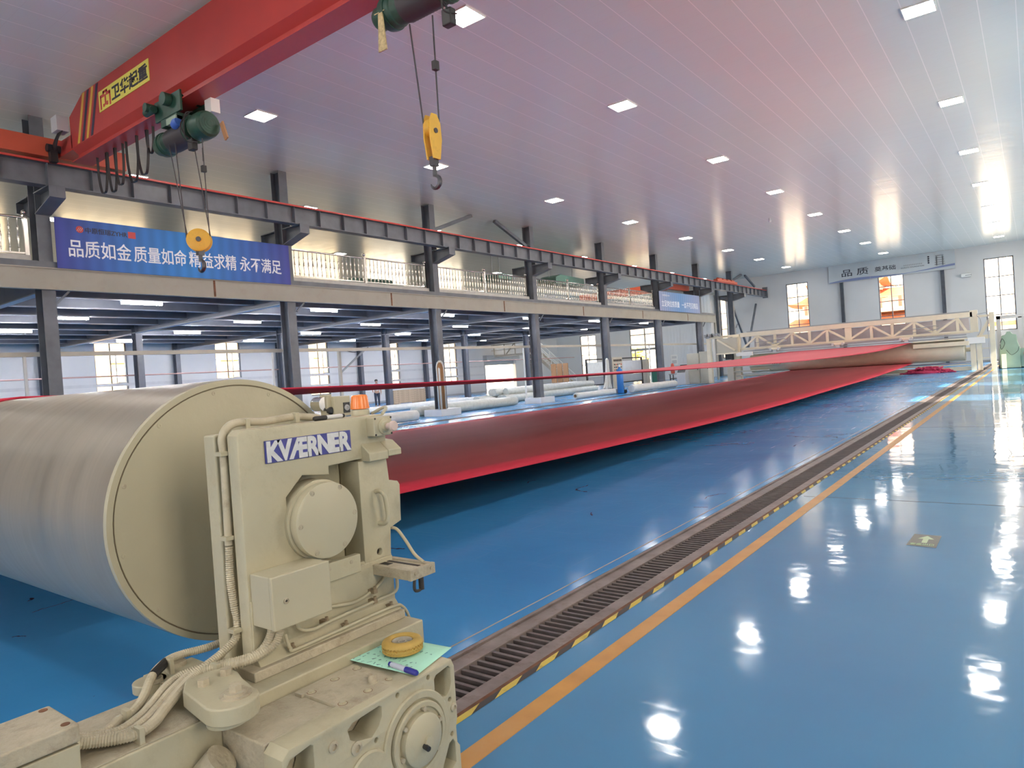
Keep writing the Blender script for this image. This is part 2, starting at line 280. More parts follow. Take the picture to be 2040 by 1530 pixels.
# ------------------------------------------------------------------ mesh helpers (world coordinates throughout)
class MB:
    def __init__(s): s.v = []; s.f = []; s.m = []; s.mi = 0
    def add(s, vs, fs):
        o = len(s.v); s.v += [tuple(v) for v in vs]; s.f += [tuple(i+o for i in f) for f in fs]; s.m += [s.mi]*len(fs); return s
    def box(s, x0, x1, y0, y1, z0, z1):
        x0, x1 = min(x0, x1), max(x0, x1); y0, y1 = min(y0, y1), max(y0, y1); z0, z1 = min(z0, z1), max(z0, z1)
        return s.add([(x0,y0,z0),(x1,y0,z0),(x1,y1,z0),(x0,y1,z0),(x0,y0,z1),(x1,y0,z1),(x1,y1,z1),(x0,y1,z1)],
                     [(3,2,1,0),(4,5,6,7),(0,1,5,4),(1,2,6,5),(2,3,7,6),(3,0,4,7)])
    def bar(s, p0, p1, w, h, up=(0, 0, 1)):
        p0, p1 = Vector(p0), Vector(p1); d = (p1-p0).normalized(); u = Vector(up)
        if abs(d.dot(u)) > .98: u = Vector((0, 1, 0))
        a = d.cross(u).normalized()*w/2; b = a.cross(d).normalized()*h/2
        vs = [p+sa*a+sb*b for p in (p0, p1) for sa, sb in ((-1,-1),(1,-1),(1,1),(-1,1))]
        return s.add(vs, [(0,1,2,3),(7,6,5,4),(0,4,5,1),(1,5,6,2),(2,6,7,3),(3,7,4,0)])
    def prism(s, poly, axis, a, b):
        # poly: 2-D points in the plane perpendicular to axis ('x': (y,z), 'y': (x,z), 'z': (x,y))
        def p3(q, t): return {'x': (t, q[0], q[1]), 'y': (q[0], t, q[1]), 'z': (q[0], q[1], t)}[axis]
        n = len(poly); ar = sum(poly[i][0]*poly[(i+1) % n][1]-poly[(i+1) % n][0]*poly[i][1] for i in range(n))
        if (ar < 0) != (axis == 'y'): poly = poly[::-1]
        if a > b: a, b = b, a
        vs = [p3(q, a) for q in poly]+[p3(q, b) for q in poly]
        fs = [tuple(range(n))[::-1], tuple(range(n, 2*n))]+[(i, (i+1) % n, (i+1) % n+n, i+n) for i in range(n)]
        return s.add(vs, fs)
    def cyl(s, p0, p1, r0, r1=None, n=20, cap=True):
        r1 = r0 if r1 is None else r1; p0, p1 = Vector(p0), Vector(p1); d = (p1-p0).normalized()
        u = Vector((0, 0, 1)) if abs(d.z) < .9 else Vector((1, 0, 0)); a = d.cross(u).normalized(); b = d.cross(a)
        vs = []
        for p, r in ((p0, r0), (p1, r1)):
            for i in range(n): t = 2*PI*i/n; vs.append(p+a*math.cos(t)*r+b*math.sin(t)*r)
        fs = [(i+n, (i+1) % n+n, (i+1) % n, i) for i in range(n)]
        if cap: fs += [tuple(range(n)), tuple(range(n, 2*n))[::-1]]
        return s.add(vs, [f[::-1] for f in fs])
    def lathe(s, prof, o, axis=(0, 0, 1), n=20):
        # prof: (radius, distance along axis)
        o = Vector(o); d = Vector(axis).normalized(); u = Vector((0, 0, 1)) if abs(d.z) < .9 else Vector((1, 0, 0))
        a = d.cross(u).normalized(); b = d.cross(a); vs = []
        for r, t in prof:
            for i in range(n): w = 2*PI*i/n; vs.append(o+d*t+a*math.cos(w)*r+b*math.sin(w)*r)
        fs = []
        for k in range(len(prof)-1):
            for i in range(n): j = (i+1) % n; fs.append((k*n+i, k*n+j, (k+1)*n+j, (k+1)*n+i))
        fs.append(tuple(range(n))[::-1]); fs.append(tuple(range((len(prof)-1)*n, len(prof)*n)))
        return s.add(vs, fs)
    def tube(s, pts, r, n=8, rings=None):
        pts = [Vector(p) for p in pts]; N = len(pts); rs = r if isinstance(r, (list, tuple)) else [r]*N
        vs = []; prev = None
        for k, p in enumerate(pts):
            d = (pts[min(k+1, N-1)]-pts[max(k-1, 0)]).normalized()
            if prev is None:
                u = Vector((0, 0, 1)) if abs(d.z) < .9 else Vector((1, 0, 0)); a = d.cross(u).normalized()
            else: a = (prev-d*prev.dot(d)).normalized()
            prev = a; b = d.cross(a)
            for i in range(n): t = 2*PI*i/n; vs.append(p+a*math.cos(t)*rs[k]+b*math.sin(t)*rs[k])
        fs = [(k*n+i, k*n+(i+1) % n, (k+1)*n+(i+1) % n, (k+1)*n+i) for k in range(N-1) for i in range(n)]
        fs += [tuple(range(n))[::-1], tuple(range((N-1)*n, N*n))]
        return s.add(vs, fs)
    def sphere(s, c, r, n=14, sz=1.0):
        k = n//2; prof = [(r*math.sin(PI*i/k), -r*sz*math.cos(PI*i/k)) for i in range(k+1)]
        prof[0] = (r*.02, -r*sz); prof[-1] = (r*.02, r*sz); return s.lathe(prof, c, (0, 0, 1), n)
    def hexbolt(s, c, axis, r, h):
        c = Vector(c); d = Vector(axis).normalized(); s.cyl(c, c+d*h*.35, r*1.35, n=14); return s.cyl(c+d*h*.35, c+d*h, r, n=6)
    def build(s, name, m, parent=None, smooth=None, bevel=0.0, seg=2, mods=None):
        me = bpy.data.meshes.new(name); off = parent_loc(parent)
        me.from_pydata([tuple(Vector(v)-off) for v in s.v], [], s.f)
        for mm in (m if isinstance(m, (list, tuple)) else [m]): me.materials.append(mm)
        if any(s.m): me.polygons.foreach_set('material_index', s.m)
        bm = bmesh.new(); bm.from_mesh(me); bmesh.ops.recalc_face_normals(bm, faces=bm.faces); bm.to_mesh(me); bm.free()
        if smooth:
            me.polygons.foreach_set('use_smooth', [True]*len(me.polygons)); me.set_sharp_from_angle(angle=math.radians(smooth))
        me.update(); o = bpy.data.objects.new(name, me); COL.objects.link(o)
        if parent: o.parent = parent
        if bevel > 0:
            md = o.modifiers.new('bevel', 'BEVEL'); md.width = bevel; md.segments = seg; md.limit_method = 'ANGLE'; md.angle_limit = math.radians(40); md.harden_normals = True
            me.polygons.foreach_set('use_smooth', [True]*len(me.polygons)); me.set_sharp_from_angle(angle=math.radians(35))
        return o
ORG = {}
def parent_loc(p):
    t = Vector((0, 0, 0))
    while p is not None: t = t+p.location; p = p.parent
    return t
def thing(name, label, cat, loc=(0, 0, 0), group=None, kind=None):
    o = bpy.data.objects.new(name, None); o.empty_display_size = .1; COL.objects.link(o); o.location = loc
    return tag(o, label, cat, group, kind)
def tag(o, label, cat, group=None, kind=None):
    if label: o['label'] = label
    if cat: o['category'] = cat
    if group: o['group'] = group
    if kind: o['kind'] = kind
    return o
def struct(o, label=None, cat=None): return tag(o, label, cat, None, 'structure')
def reorigin(o, loc):
    """move a top-level mesh's origin to loc, keeping it in place"""
    loc = Vector(loc); o.data.transform(Matrix.Translation(o.location-loc)); o.location = loc; return o
def dup(root, shift=(0, 0, 0), label=None):
    """a copy of a thing with its parts and sub-parts"""
    r = root.copy(); COL.objects.link(r); r.location = root.location+Vector(shift)
    if label: r['label'] = label
    for ch in root.children:
        c = ch.copy(); COL.objects.link(c); c.parent = r
        for g in ch.children:
            d = g.copy(); COL.objects.link(d); d.parent = c
    return r
def text(name, body, m, parent, loc, right, up, height, width=None, bold=0.0, ext=.002, align='LEFT', spacing=1.0, shear=0.0):
    """flat lettering: loc = lower left corner (or centre) of the line; right/up give its plane"""
    cu = bpy.data.curves.new(name, 'FONT'); cu.body = body; cu.extrude = ext; cu.offset = bold; cu.space_character = spacing; cu.shear = shear
    cu.resolution_u = 3; cu.align_x = 'LEFT'; cu.materials.append(m)
    o = bpy.data.objects.new(name, cu); COL.objects.link(o)
    bpy.context.view_layer.update()
    me = o.to_mesh(); xs = [v.co.x for v in me.vertices]; ys = [v.co.y for v in me.vertices]; o.to_mesh_clear()
    x0, x1, y0, y1 = min(xs), max(xs), min(ys), max(ys)
    sy = height/(y1-y0); sx = (width/(x1-x0)) if width else sy
    R, U = Vector(right).normalized(), Vector(up).normalized(); N = R.cross(U)
    o3 = Vector(loc)-R*x0*sx-U*y0*sy
    if align == 'CENTER': o3 -= R*(x1-x0)*sx/2+U*(y1-y0)*sy/2
    o3 -= parent_loc(parent)
    bpy.context.view_layer.update()
    me = bpy.data.meshes.new_from_object(o.evaluated_get(bpy.context.evaluated_depsgraph_get()))
    bpy.data.objects.remove(o); bpy.data.curves.remove(cu); me.name = name
    me.transform(Matrix(((R.x*sx, U.x*sy, N.x, o3.x), (R.y*sx, U.y*sy, N.y, o3.y), (R.z*sx, U.z*sy, N.z, o3.z), (0, 0, 0, 1))))
    o = bpy.data.objects.new(name, me); COL.objects.link(o); o.parent = parent
    return o
def plate(name, outer, holes, x, t, m, parent=None, bevel=.004, axis='x'):
    """plate in the plane x = const (front face at x, thickness t backwards) with holes; points are (y, z)"""
    cu = bpy.data.curves.new('tmp', 'CURVE'); cu.dimensions = '2D'; cu.fill_mode = 'BOTH'; cu.extrude = max(t/2-bevel, .0005); cu.bevel_depth = bevel; cu.bevel_resolution = 1; cu.offset = -bevel
    for poly in [outer]+holes:
        sp = cu.splines.new('POLY'); sp.points.add(len(poly)-1)
        for k, (a, b) in enumerate(poly): sp.points[k].co = (a, b, 0, 1)
        sp.use_cyclic_u = True
    to = bpy.data.objects.new('tmp', cu); COL.objects.link(to); bpy.context.view_layer.update()
    me = bpy.data.meshes.new_from_object(to.evaluated_get(bpy.context.evaluated_depsgraph_get()))
    bpy.data.objects.remove(to); bpy.data.curves.remove(cu)
    off = parent_loc(parent)
    if axis == 'x': mt = Matrix(((0, 0, 1, x-t/2-off.x), (1, 0, 0, -off.y), (0, 1, 0, -off.z), (0, 0, 0, 1)))
    else: mt = Matrix(((1, 0, 0, -off.x), (0, 0, -1, x+t/2-off.y), (0, 1, 0, -off.z), (0, 0, 0, 1)))
    me.transform(mt); me.name = name; me.materials.clear(); me.materials.append(m)
    bm = bmesh.new(); bm.from_mesh(me); bmesh.ops.remove_doubles(bm, verts=bm.verts, dist=.00005); bmesh.ops.recalc_face_normals(bm, faces=bm.faces); bm.to_mesh(me); bm.free()
    me.polygons.foreach_set('use_smooth', [True]*len(me.polygons)); me.set_sharp_from_angle(angle=math.radians(32))
    o = bpy.data.objects.new(name, me); COL.objects.link(o)
    if parent: o.parent = parent
    return o
def circ(cy, cz, r, n=32, a0=0.0): return [(cy+r*math.cos(a0+2*PI*i/n), cz+r*math.sin(a0+2*PI*i/n)) for i in range(n)]
def rrect(y0, y1, z0, z1, r, n=5):
    out = []
    for cy, cz, a in ((y1-r, z0+r, -PI/2), (y1-r, z1-r, 0), (y0+r, z1-r, PI/2), (y0+r, z0+r, PI)):
        out += [(cy+r*math.cos(a+PI/2*i/n), cz+r*math.sin(a+PI/2*i/n)) for i in range(n+1)]
    return out
def smooth_path(pts, n=8):
    """Catmull-Rom through the points"""
    P = [Vector(p) for p in pts]; P = [2*P[0]-P[1]]+P+[2*P[-1]-P[-2]]; out = []
    for k in range(1, len(P)-2):
        for i in range(n):
            t = i/n; a, b, c, d = P[k-1:k+3]
            out.append(.5*((2*b)+(c-a)*t+(2*a-5*b+4*c-d)*t*t+(3*b-a-3*c+d)*t**3))
    out.append(P[-2]); return out
ORD = ['first', 'second', 'third', 'fourth', 'fifth', 'sixth', 'seventh', 'eighth', 'ninth', 'tenth', 'eleventh', 'twelfth']

# ------------------------------------------------------------------ the room
def wall(name, axis, at, t, a0, a1, z0, z1, holes, m):
    """wall with rectangular openings: axis 'x' -> plane x = at (spans y), axis 'y' -> plane y = at (spans x)"""
    b = MB(); cs = sorted({a0, a1, *[h[0] for h in holes], *[h[1] for h in holes]})
    def bx(p, q, r, s):
        if q-p < 1e-4 or s-r < 1e-4: return
        if axis == 'x': b.box(at, at+t, p, q, r, s)
        else: b.box(p, q, at, at+t, r, s)
    for p, q in zip(cs[:-1], cs[1:]):
        hs = sorted([(h[2], h[3]) for h in holes if h[0] <= p+1e-5 and h[1] >= q-1e-5]); z = z0
        for r, s in hs: bx(p, q, z, r); z = s
        bx(p, q, z, z1)
    return struct(b.build(name, m))
TX0, TX1 = -2.50, -2.03           # trench of the right-hand rack track
LT0, LT1 = -16.98, -16.55         # left-hand track
fl = MB()
for a, b in ((LEFT_X-.3, LT0), (LT1, TX0), (TX1, RIGHT_X+.3)): fl.box(a, b, BACK_Y-.3, FAR_Y+.3, -.3, 0)
for a, b in ((LT0, LT1), (TX0, TX1)): fl.box(a, b, BACK_Y-.3, FAR_Y+.3, -.3, -.14)
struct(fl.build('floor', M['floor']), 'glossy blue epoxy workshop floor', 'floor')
struct(MB().box(LEFT_X-.3, RIGHT_X+.3, BACK_Y-.3, FAR_Y+.3, CEIL, CEIL+.2).build('ceiling', M['ceil']), 'white panelled glossy ceiling over the whole hall', 'ceiling')
LW = [(16.1+6.85*k, 17.75+6.85*k, .95, 4.7) for k in range(5)]+[(9.25, 10.9, .95, 4.7), (2.4, 4.05, .95, 4.7), (55.6, 57.4, .95, 4.7)]
LDOOR = (48.85, 53.45, 0, 2.85)
struct_l = wall('wall_left', 'x', LEFT_X-.3, .3, BACK_Y-.3, FAR_Y+.3, 0, CEIL, LW+[(a, b, 5.5, 7.7) for a, b in L_UP]+[LDOOR], M['white']); tag(struct_l, 'white wall at the back of the mezzanine bay', 'wall')
FW = [(-16.55, -14.8, 3.0, 7.45), (-9.6, -7.83, 3.0, 7.45), (-2.72, -.95, 2.2, 7.45), (-37.15, -35.3, .9, 4.9), (-22.35, -21.75, 1.6, 7.0)]
FDOOR = (-31.5, -28.3, 0.02, 5.4)
tag(wall('wall_far', 'y', FAR_Y, .3, LEFT_X, RIGHT_X, 0, CEIL, FW+[FDOOR], M['white']), 'white end wall behind the far machine', 'wall')
tag(wall('wall_right', 'x', RIGHT_X, .3, BACK_Y-.3, FAR_Y+.3, 0, CEIL, [(a, b, 1.4, 7.0) for a, b in R_WIN], M['white']), 'white side wall with tall windows to the right of the walkway', 'wall')
tag(wall('wall_back', 'y', BACK_Y-.3, .3, LEFT_X, RIGHT_X, 0, CEIL, [(a, b, 1.4, 7.0) for a, b in B_WIN], M['white']), 'white end wall behind the camera', 'wall')
pt = MB().box(-27.9, -22.75, 59.75, 59.95, 0, 7.3).box(-22.95, -22.75, 59.95, 61, 0, 7.3).box(-27.9, -27.7, 59.95, 61, 0, 7.3)
struct(pt.build('wall_partition', M['corr']), 'white corrugated metal partition at the far end of the mezzanine', 'wall')
for n, b in (('baseboard_far', MB().box(LEFT_X, RIGHT_X, FAR_Y-.03, FAR_Y, 0, .14)), ('baseboard_left', MB().box(LEFT_X, LEFT_X+.03, BACK_Y, 48.8, 0, .14))):
    struct(b.build(n, M['grey']), 'grey skirting strip along the '+('far' if 'far' in n else 'left')+' wall', 'skirting')
# pale horizontal cladding seams and downpipes on the left wall
for i, z in enumerate((1.55, 2.3)):
    struct(MB().box(LEFT_X, LEFT_X+.02, BACK_Y, 48.7, z, z+.16).build('trim_%d' % (i+1), M['grey_l']), ('lower' if i == 0 else 'upper')+' grey cladding band on the left wall', 'wall trim')
WN = [0]
def window(axis, at, a0, a1, z0, z1, cols, rows, label, m, fr=.06, sash=False):
    """frame + mullions in the opening, panes as children; rows = fractions of the height of the transoms"""
    WN[0] += 1; cy = (a0+a1)/2
    def B(mb, p, q, r, s, d0, d1):
        if axis == 'x': mb.box(at+d0, at+d1, p, q, r, s)
        else: mb.box(p, q, at+d0, at+d1, r, s)
    root = thing('window_%d' % WN[0], label, 'window', (at, cy, z0) if axis == 'x' else (cy, at, z0), kind='structure')
    f = MB()
    B(f, a0, a0+fr, z0, z1, -.04, .04); B(f, a1-fr, a1, z0, z1, -.04, .04); B(f, a0, a1, z0, z0+fr, -.04, .04); B(f, a0, a1, z1-fr, z1, -.04, .04)
    for k in range(1, cols): c = a0+(a1-a0)*k/cols; B(f, c-fr*.45, c+fr*.45, z0, z1, -.03, .03)
    for h in rows: c = z0+(z1-z0)*h; B(f, a0, a1, c-fr*.4, c+fr*.4, -.03, .03)
    f.build('window_frame', m, root)
    g = MB(); B(g, a0+.01, a1-.01, z0+.01, z1-.01, -.004, .004); g.build('pane', M['glass'], root)
    if sash:
        s = MB(); c = (a0+a1)/2; zt = z0+(z1-z0)*rows[1]; zb = z0+(z1-z0)*rows[0]
        d = Vector((.5, .35)) if axis == 'x' else Vector((.35, .5))
        p0 = Vector((at+.02, a1-.08)); p1 = Vector((at+.34, c+.14))
        for z in (zb+.05, zt-.05): s.bar((p0.x, p0.y, z), (p1.x, p1.y, z), .05, .06)
        for p in (p0, p1): s.bar((p.x, p.y, zb+.02), (p.x, p.y, zt-.02), .05, .05)
        sa = s.build('open_sash', M['white_p'], root); tag(sa, 'white hinged sash standing open', None)
    return root
for k, (a, b, z0, z1) in enumerate(LW):
    window('x', LEFT_X-.12, a, b, z0, z1, 2, (.40, .86), ('%s window from the left in the back wall under the mezzanine' % ORD[k] if k < 5 else
           ['tall window in the left wall beyond the steel roller', 'tall window in the left wall outside the picture', 'tall window beside the roller shutter door'][k-5]), M['steel_in'], sash=(k < 4))
fl_lab = ['tall window at the left of the far wall, red sign outside', 'tall window below the banner with an orange temple roof outside', 'tall window at the right end of the far wall',
          'narrow window at the far end below the mezzanine', 'slim window behind the corrugated partition']
for k, (a, b, z0, z1) in enumerate(FW):
    window('y', FAR_Y+.1, a, b, z0, z1, 2 if k < 4 else 1, (.22, .48, .74) if k != 3 else (.25, .5, .75), fl_lab[k], M['steel_in'], fr=.07)
for k, (a, b) in enumerate(R_WIN): window('x', RIGHT_X+.14, a, b, 1.4, 7.0, 2, (.3, .65), '%s tall window in the unseen right side wall' % ORD[k], M['steel_in'])  # the first three are added, to light the machine's near faces
for k, (a, b) in enumerate(B_WIN): window('y', BACK_Y-.14, a, b, 1.4, 7.0, 2, (.3, .65), '%s tall unseen window added in the wall behind the camera' % ORD[k], M['steel_in'])
for k, (a, b) in enumerate(L_UP): window('x', LEFT_X-.12, a, b, 5.5, 7.7, 4, (.5,), '%s upper window of the left wall above the mezzanine' % ORD[k], M['steel_in'])
# roller shutter door
d1 = thing('door_1', 'half raised roller shutter door opening onto the bright yard', 'door', (LEFT_X, 51.1, 0), kind='structure')
MB().box(LEFT_X-.22, LEFT_X-.16, LDOOR[0], LDOOR[1], 2.45, 2.85).build('shutter_curtain', M['corr_grey'], d1)
MB().box(LEFT_X, LEFT_X+.45, LDOOR[0]-.2, LDOOR[1]+.2, 2.85, 3.35).build('shutter_box', M['corr_grey'], d1)
for y in (LDOOR[0]-.1, LDOOR[1]+.02): MB().box(LEFT_X-.02, LEFT_X+.06, y, y+.1, 0, 2.85).build('guide_rail', M['grey_l'], d1)
d2 = thing('door_2', 'glazed double door with tall side lights in the far wall', 'door', (-29.9, FAR_Y, 0), kind='structure')
f = MB()
x0, x1, z1 = FDOOR[0], FDOOR[1], FDOOR[3]
for x in (x0, x0+.45, -29.95, -28.75, x1-.1): f.box(x, x+.1, FAR_Y+.04, FAR_Y+.14, .02, z1 if x != x0+.45 else 2.9)
for z in (.02, 1.0, 2.9, 4.4, z1-.1): f.box(x0, x1, FAR_Y+.05, FAR_Y+.13, z, z+.09 if z != 2.9 else z+.22)
f.build('door_frame', M['grey'], d2)
MB().box(x0, x1, FAR_Y+.08, FAR_Y+.09, .04, z1-.02).build('pane', M['glass'], d2)
# floor markings
struct(MB().box(-2.585, -2.575, BACK_Y, 60, 0, .0015).build('floor_line', M['beige']), 'thin tan line on the floor left of the rack track', 'floor marking')
struct(MB().box(-1.83, -1.735, BACK_Y, 60, 0, .003).build('floor_line', mat('line_orange', (.52, .255, .045), .35, var=.12, vscale=6, dirt=(.35, .25, .12), dirt_amt=.4, dirt_scale=3)), 'orange yellow line painted along the walkway', 'floor marking')
hz = MB(); y = .2; k = 0
while y < 42:
    hz.mi = k % 2; k += 1
    hz.add([(-2.03, y, .002), (-1.993, y-.10, .002), (-1.993, y+.06, .002), (-2.03, y+.16, .002)], [(0, 1, 2, 3)]); y += .16
struct(hz.build('floor_hazard_strip', [mat('hazard_yellow', (.62, .48, .08), .5, dirt=(.10, .07, .05), dirt_amt=.95, dirt_scale=5), mat('hazard_black', (.03, .03, .03), .5)]), 'worn yellow and black hazard strip beside the rack track', 'floor marking')
for i, y in enumerate((7.35, 14.2, 21.0, 27.9, 34.7)):
    struct(MB().box(-1.95, RIGHT_X, y, y+.006, 0, .0012).build('floor_joint', M['dark']), '%s dark joint line across the walkway floor' % ORD[i], 'floor joint')
sg = thing('floor_sign', 'small grey floor sticker with a green arrow on the walkway', 'sign', (-.72, 5.87, 0))
MB().add([(-.82, 5.70, .002), (-.63, 5.68, .002), (-.63, 6.055, .002), (-.81, 6.06, .002)], [(0, 1, 2, 3)]).build('sticker', M['sign_g'], sg)
MB().prism([(-.735, 5.80), (-.70, 5.80), (-.70, 5.92), (-.665, 5.92), (-.7175, 6.02), (-.77, 5.92), (-.735, 5.92)], 'z', .0025, .0032).build('arrow', M['sign_l'], sg)
text('lettering', '安全出口', M['sign_l'], sg, (-.80, 5.725, .003), (1, 0, 0), (0, 1, 0), .05, .15)

# rack tracks
def track(name, x0, x1, label):
    c = (x0+x1)/2; r = thing(name, label, 'track', (c, 26, -.14))
    for s in (-1, 1):
        xo = c+s*.155
        MB().box(xo-.05, xo+.05, BACK_Y, 60.8, -.14, -.012).build('steel_rail', RAILM, r, bevel=.004)
    n = int((60.8-BACK_Y)/.062); g = MB()
    for k in range(n): y = BACK_Y+.062*k; g.box(c-.105, c+.105, y, y+.022, -.10, -.022)
    g.build('rack_teeth', M_RACK, r)
    for s, xx in ((-1, x0), (1, x1)):
        xx2 = xx-s*.028
        MB().box(min(xx, xx2), max(xx, xx2), BACK_Y, 60.8, -.14, -.002).build('edge_angle', M['rust'] if s > 0 else RAILM, r)
RAILM = mat('worn_rail_steel', (.23, .19, .18), .45, metal=.35, var=.25, vscale=6, dirt=(.09, .05, .03), dirt_amt=.6, dirt_scale=9)
M_RACK = mat('rack_steel', (.13, .11, .11), .5, metal=.3, var=.2, vscale=12)
track('rack_track', TX0, TX1, 'toothed steel rack track let into the floor by the walkway')
track('rack_track', LT0, LT1, 'toothed steel rack track let into the floor along the mezzanine edge')

# ------------------------------------------------------------------ steel frame, mezzanine, crane runway
COLY = [6.7+6.85*k for k in range(9)]
CX, CX2, CX3 = -19.10, -29.5, -39.75
def hcol(b, x, y, z0, z1, d=.42, w=.26, t=.018):
    """H column: flanges face +-x (width w along y), web between"""
    b.box(x+d/2-t, x+d/2, y-w/2, y+w/2, z0, z1); b.box(x-d/2, x-d/2+t, y-w/2, y+w/2, z0, z1); b.box(x-d/2+t, x+d/2-t, y-t/2, y+t/2, z0, z1); return b
PL_W = mat('plinth_white', (.72, .73, .74), .4, var=.04)
for k, y in enumerate(COLY):
    r = thing('steel_column', 'dark steel column, %s from the left in the row along the mezzanine edge' % ORD[k], 'column', (CX, y, 0), 'mezzanine edge columns', 'structure')
    hcol(MB(), CX, y, 0, CEIL, w=.30).build('column_shaft', M['steel'], r)
    if k in (2, 3, 4, 5): MB().box(CX-.45, CX+.50, y-.55, y+.62, 0, .27).build('plinth', PL_W, r, bevel=.01)
    # double bracket carrying the runway beams
    b = MB()
    for s in (-1, 1):
        x0 = CX+s*.21; x1 = CX+(1.16 if s > 0 else -.95)
        b.prism([(x0, 6.56), (x1, 6.56), (x1, 6.31), (x0, 6.08)], 'y', y-.012, y+.012)
        b.box(min(x0, x1), max(x0, x1), y-.17, y+.17, 6.55, 6.575); b.bar((x0, y, 6.07), (x1, y, 6.30), .34, .02)
        b.box(x1-s*.012-.01, x1-s*.012+.01, y-.17, y+.17, 6.30, 6.56)
    b.build('bracket', M['steel'], r)
    c = MB().bar((-18.82, y+.42, 4.24), (-18.86, y+.16, 3.95), .05, .05).build('knee_brace', M['steel'], r)
    if k < 8 and k not in (6, 7):
        r2 = thing('steel_column', 'dark steel column, %s from the left in the middle row under the mezzanine' % ORD[k], 'column', (CX2, y, 0), 'middle row columns', 'structure')
        hcol(MB(), CX2, y, 0, 4.8, d=.36, w=.26).build('column_shaft', M['steel_in'], r2)
        if k not in ():
            r3 = thing('steel_column', 'dark steel column, %s from the left against the back wall' % ORD[k], 'column', (CX3, y, 0), 'back wall columns', 'structure')
            hcol(MB(), CX3, y, 0, CEIL, d=.36, w=.26).build('column_shaft', M['steel_in'], r3)
for k, (x, lab) in enumerate(((-12.2, 'dark steel post on the far wall below the left end of the banner'), (-5.26, 'dark steel post on the far wall below the right end of the banner'), (-22.9+.4, 'dark steel post in the far corner beside the slim window'))):
    r = hcol(MB(), x, FAR_Y-.13, 0, CEIL if k == 2 else 7.02, d=.24, w=.24).build('steel_post', M['steel'])
    tag(reorigin(r, (x, FAR_Y-.13, 0)), lab, 'post', None, 'structure')
MZ0, MZ1 = BACK_Y, 50.3
dk = MB().box(LEFT_X, -18.9, MZ0, MZ1, 4.78, 4.92)
struct(dk.build('mezzanine_floor', M['steel_in']), 'mezzanine deck seen dark from below', 'floor')
b = MB().box(-18.86, -18.78, MZ0, MZ1, 4.27, 4.77).box(-18.88, -18.75, MZ0, MZ1, 4.25, 4.28).box(-18.88, -18.75, MZ0, MZ1, 4.75, 4.78)
fb = b.build('mezzanine_beam', M['beige']); struct(fb, 'long beige edge beam of the mezzanine with rusty joints', 'beam')
for y in (10.9, 17.8, 24.6, 31.4, 38.3, 45.1):
    MB().box(-18.785, -18.772, y-.03, y+.03, 4.28, 4.75).build('rusty_joint', M['rust'], fb)
MB().box(-18.88, -18.76, MZ1-.22, MZ1, 0, 4.26).build('end_post', M['beige'], fb)
struct(MB().box(-18.88, -18.80, MZ0, MZ1, 4.78, 4.93).build('mezzanine_edge_angle', M['steel']), 'dark steel angle on top of the beige edge beam', 'beam')
for k, y in enumerate(COLY[:7]):
    b = MB().box(LEFT_X+.1, CX-.2, y-.008, y+.008, 4.25, 4.78)
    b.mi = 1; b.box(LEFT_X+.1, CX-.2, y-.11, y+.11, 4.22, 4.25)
    o = b.build('cross_beam', [M['steel_in'], M['steel_glint']]); tag(reorigin(o, (-29.5, y, 4)), 'dark cross beam under the mezzanine at the %s column from the left' % ORD[k], 'beam', 'mezzanine cross beams', 'structure')
    JX = [-20.95+-2.22*j for j in range(8)]
    for j, x in enumerate(JX):
        y0 = y+.02; y1 = (COLY[k+1] if k < 6 else MZ1)-.02
        o = MB().box(x-.006, x+.006, y0, y1, 4.40, 4.78); o.mi = 1; o = o.box(x-.07, x+.07, y0, y1, 4.37, 4.40).build('joist', [M['steel_in'], M['steel_glint']])
        tag(reorigin(o, (x, (y0+y1)/2, 4.37)), 'dark joist under the mezzanine, %s from the beige edge beam beyond the %s cross beam' % (ORD[j], ORD[k]), 'joist', 'mezzanine joists', 'structure')
# tube lights under the mezzanine
TL = [(-21.0, 9.87, 6.6, 6), (-25.3, 9.5, 6.5, 6), (-30.05, 9.4, 6.6, 6), (-34.5, 8.9, 6.6, 6)]
proto = None
for i, (x, y0, st, n) in enumerate(TL):
    for k in range(n):
        lab = 'tube light under the mezzanine, %s from the left in the %s line' % (ORD[k], ORD[i]); y = y0+st*k
        if proto is None:
            proto = thing('tube_light', lab, 'light', (x, y, 4.3), 'tube lights under the mezzanine')
            for yy in (y-.4, y+.4): MB().cyl((x, yy, 4.37), (x, yy, 4.785), .006, n=6).build('hanger', M['steel_in'], proto)
            MB().box(x-.05, x+.05, y-.6, y+.6, 4.34, 4.37).build('housing', M['white_p'], proto)
            MB().box(x-.035, x+.035, y-.58, y+.58, 4.27, 4.335).build('lamp_tube', M['tube'], proto)
        else: dup(proto, Vector((x, y, 4.3))-proto.location, lab)
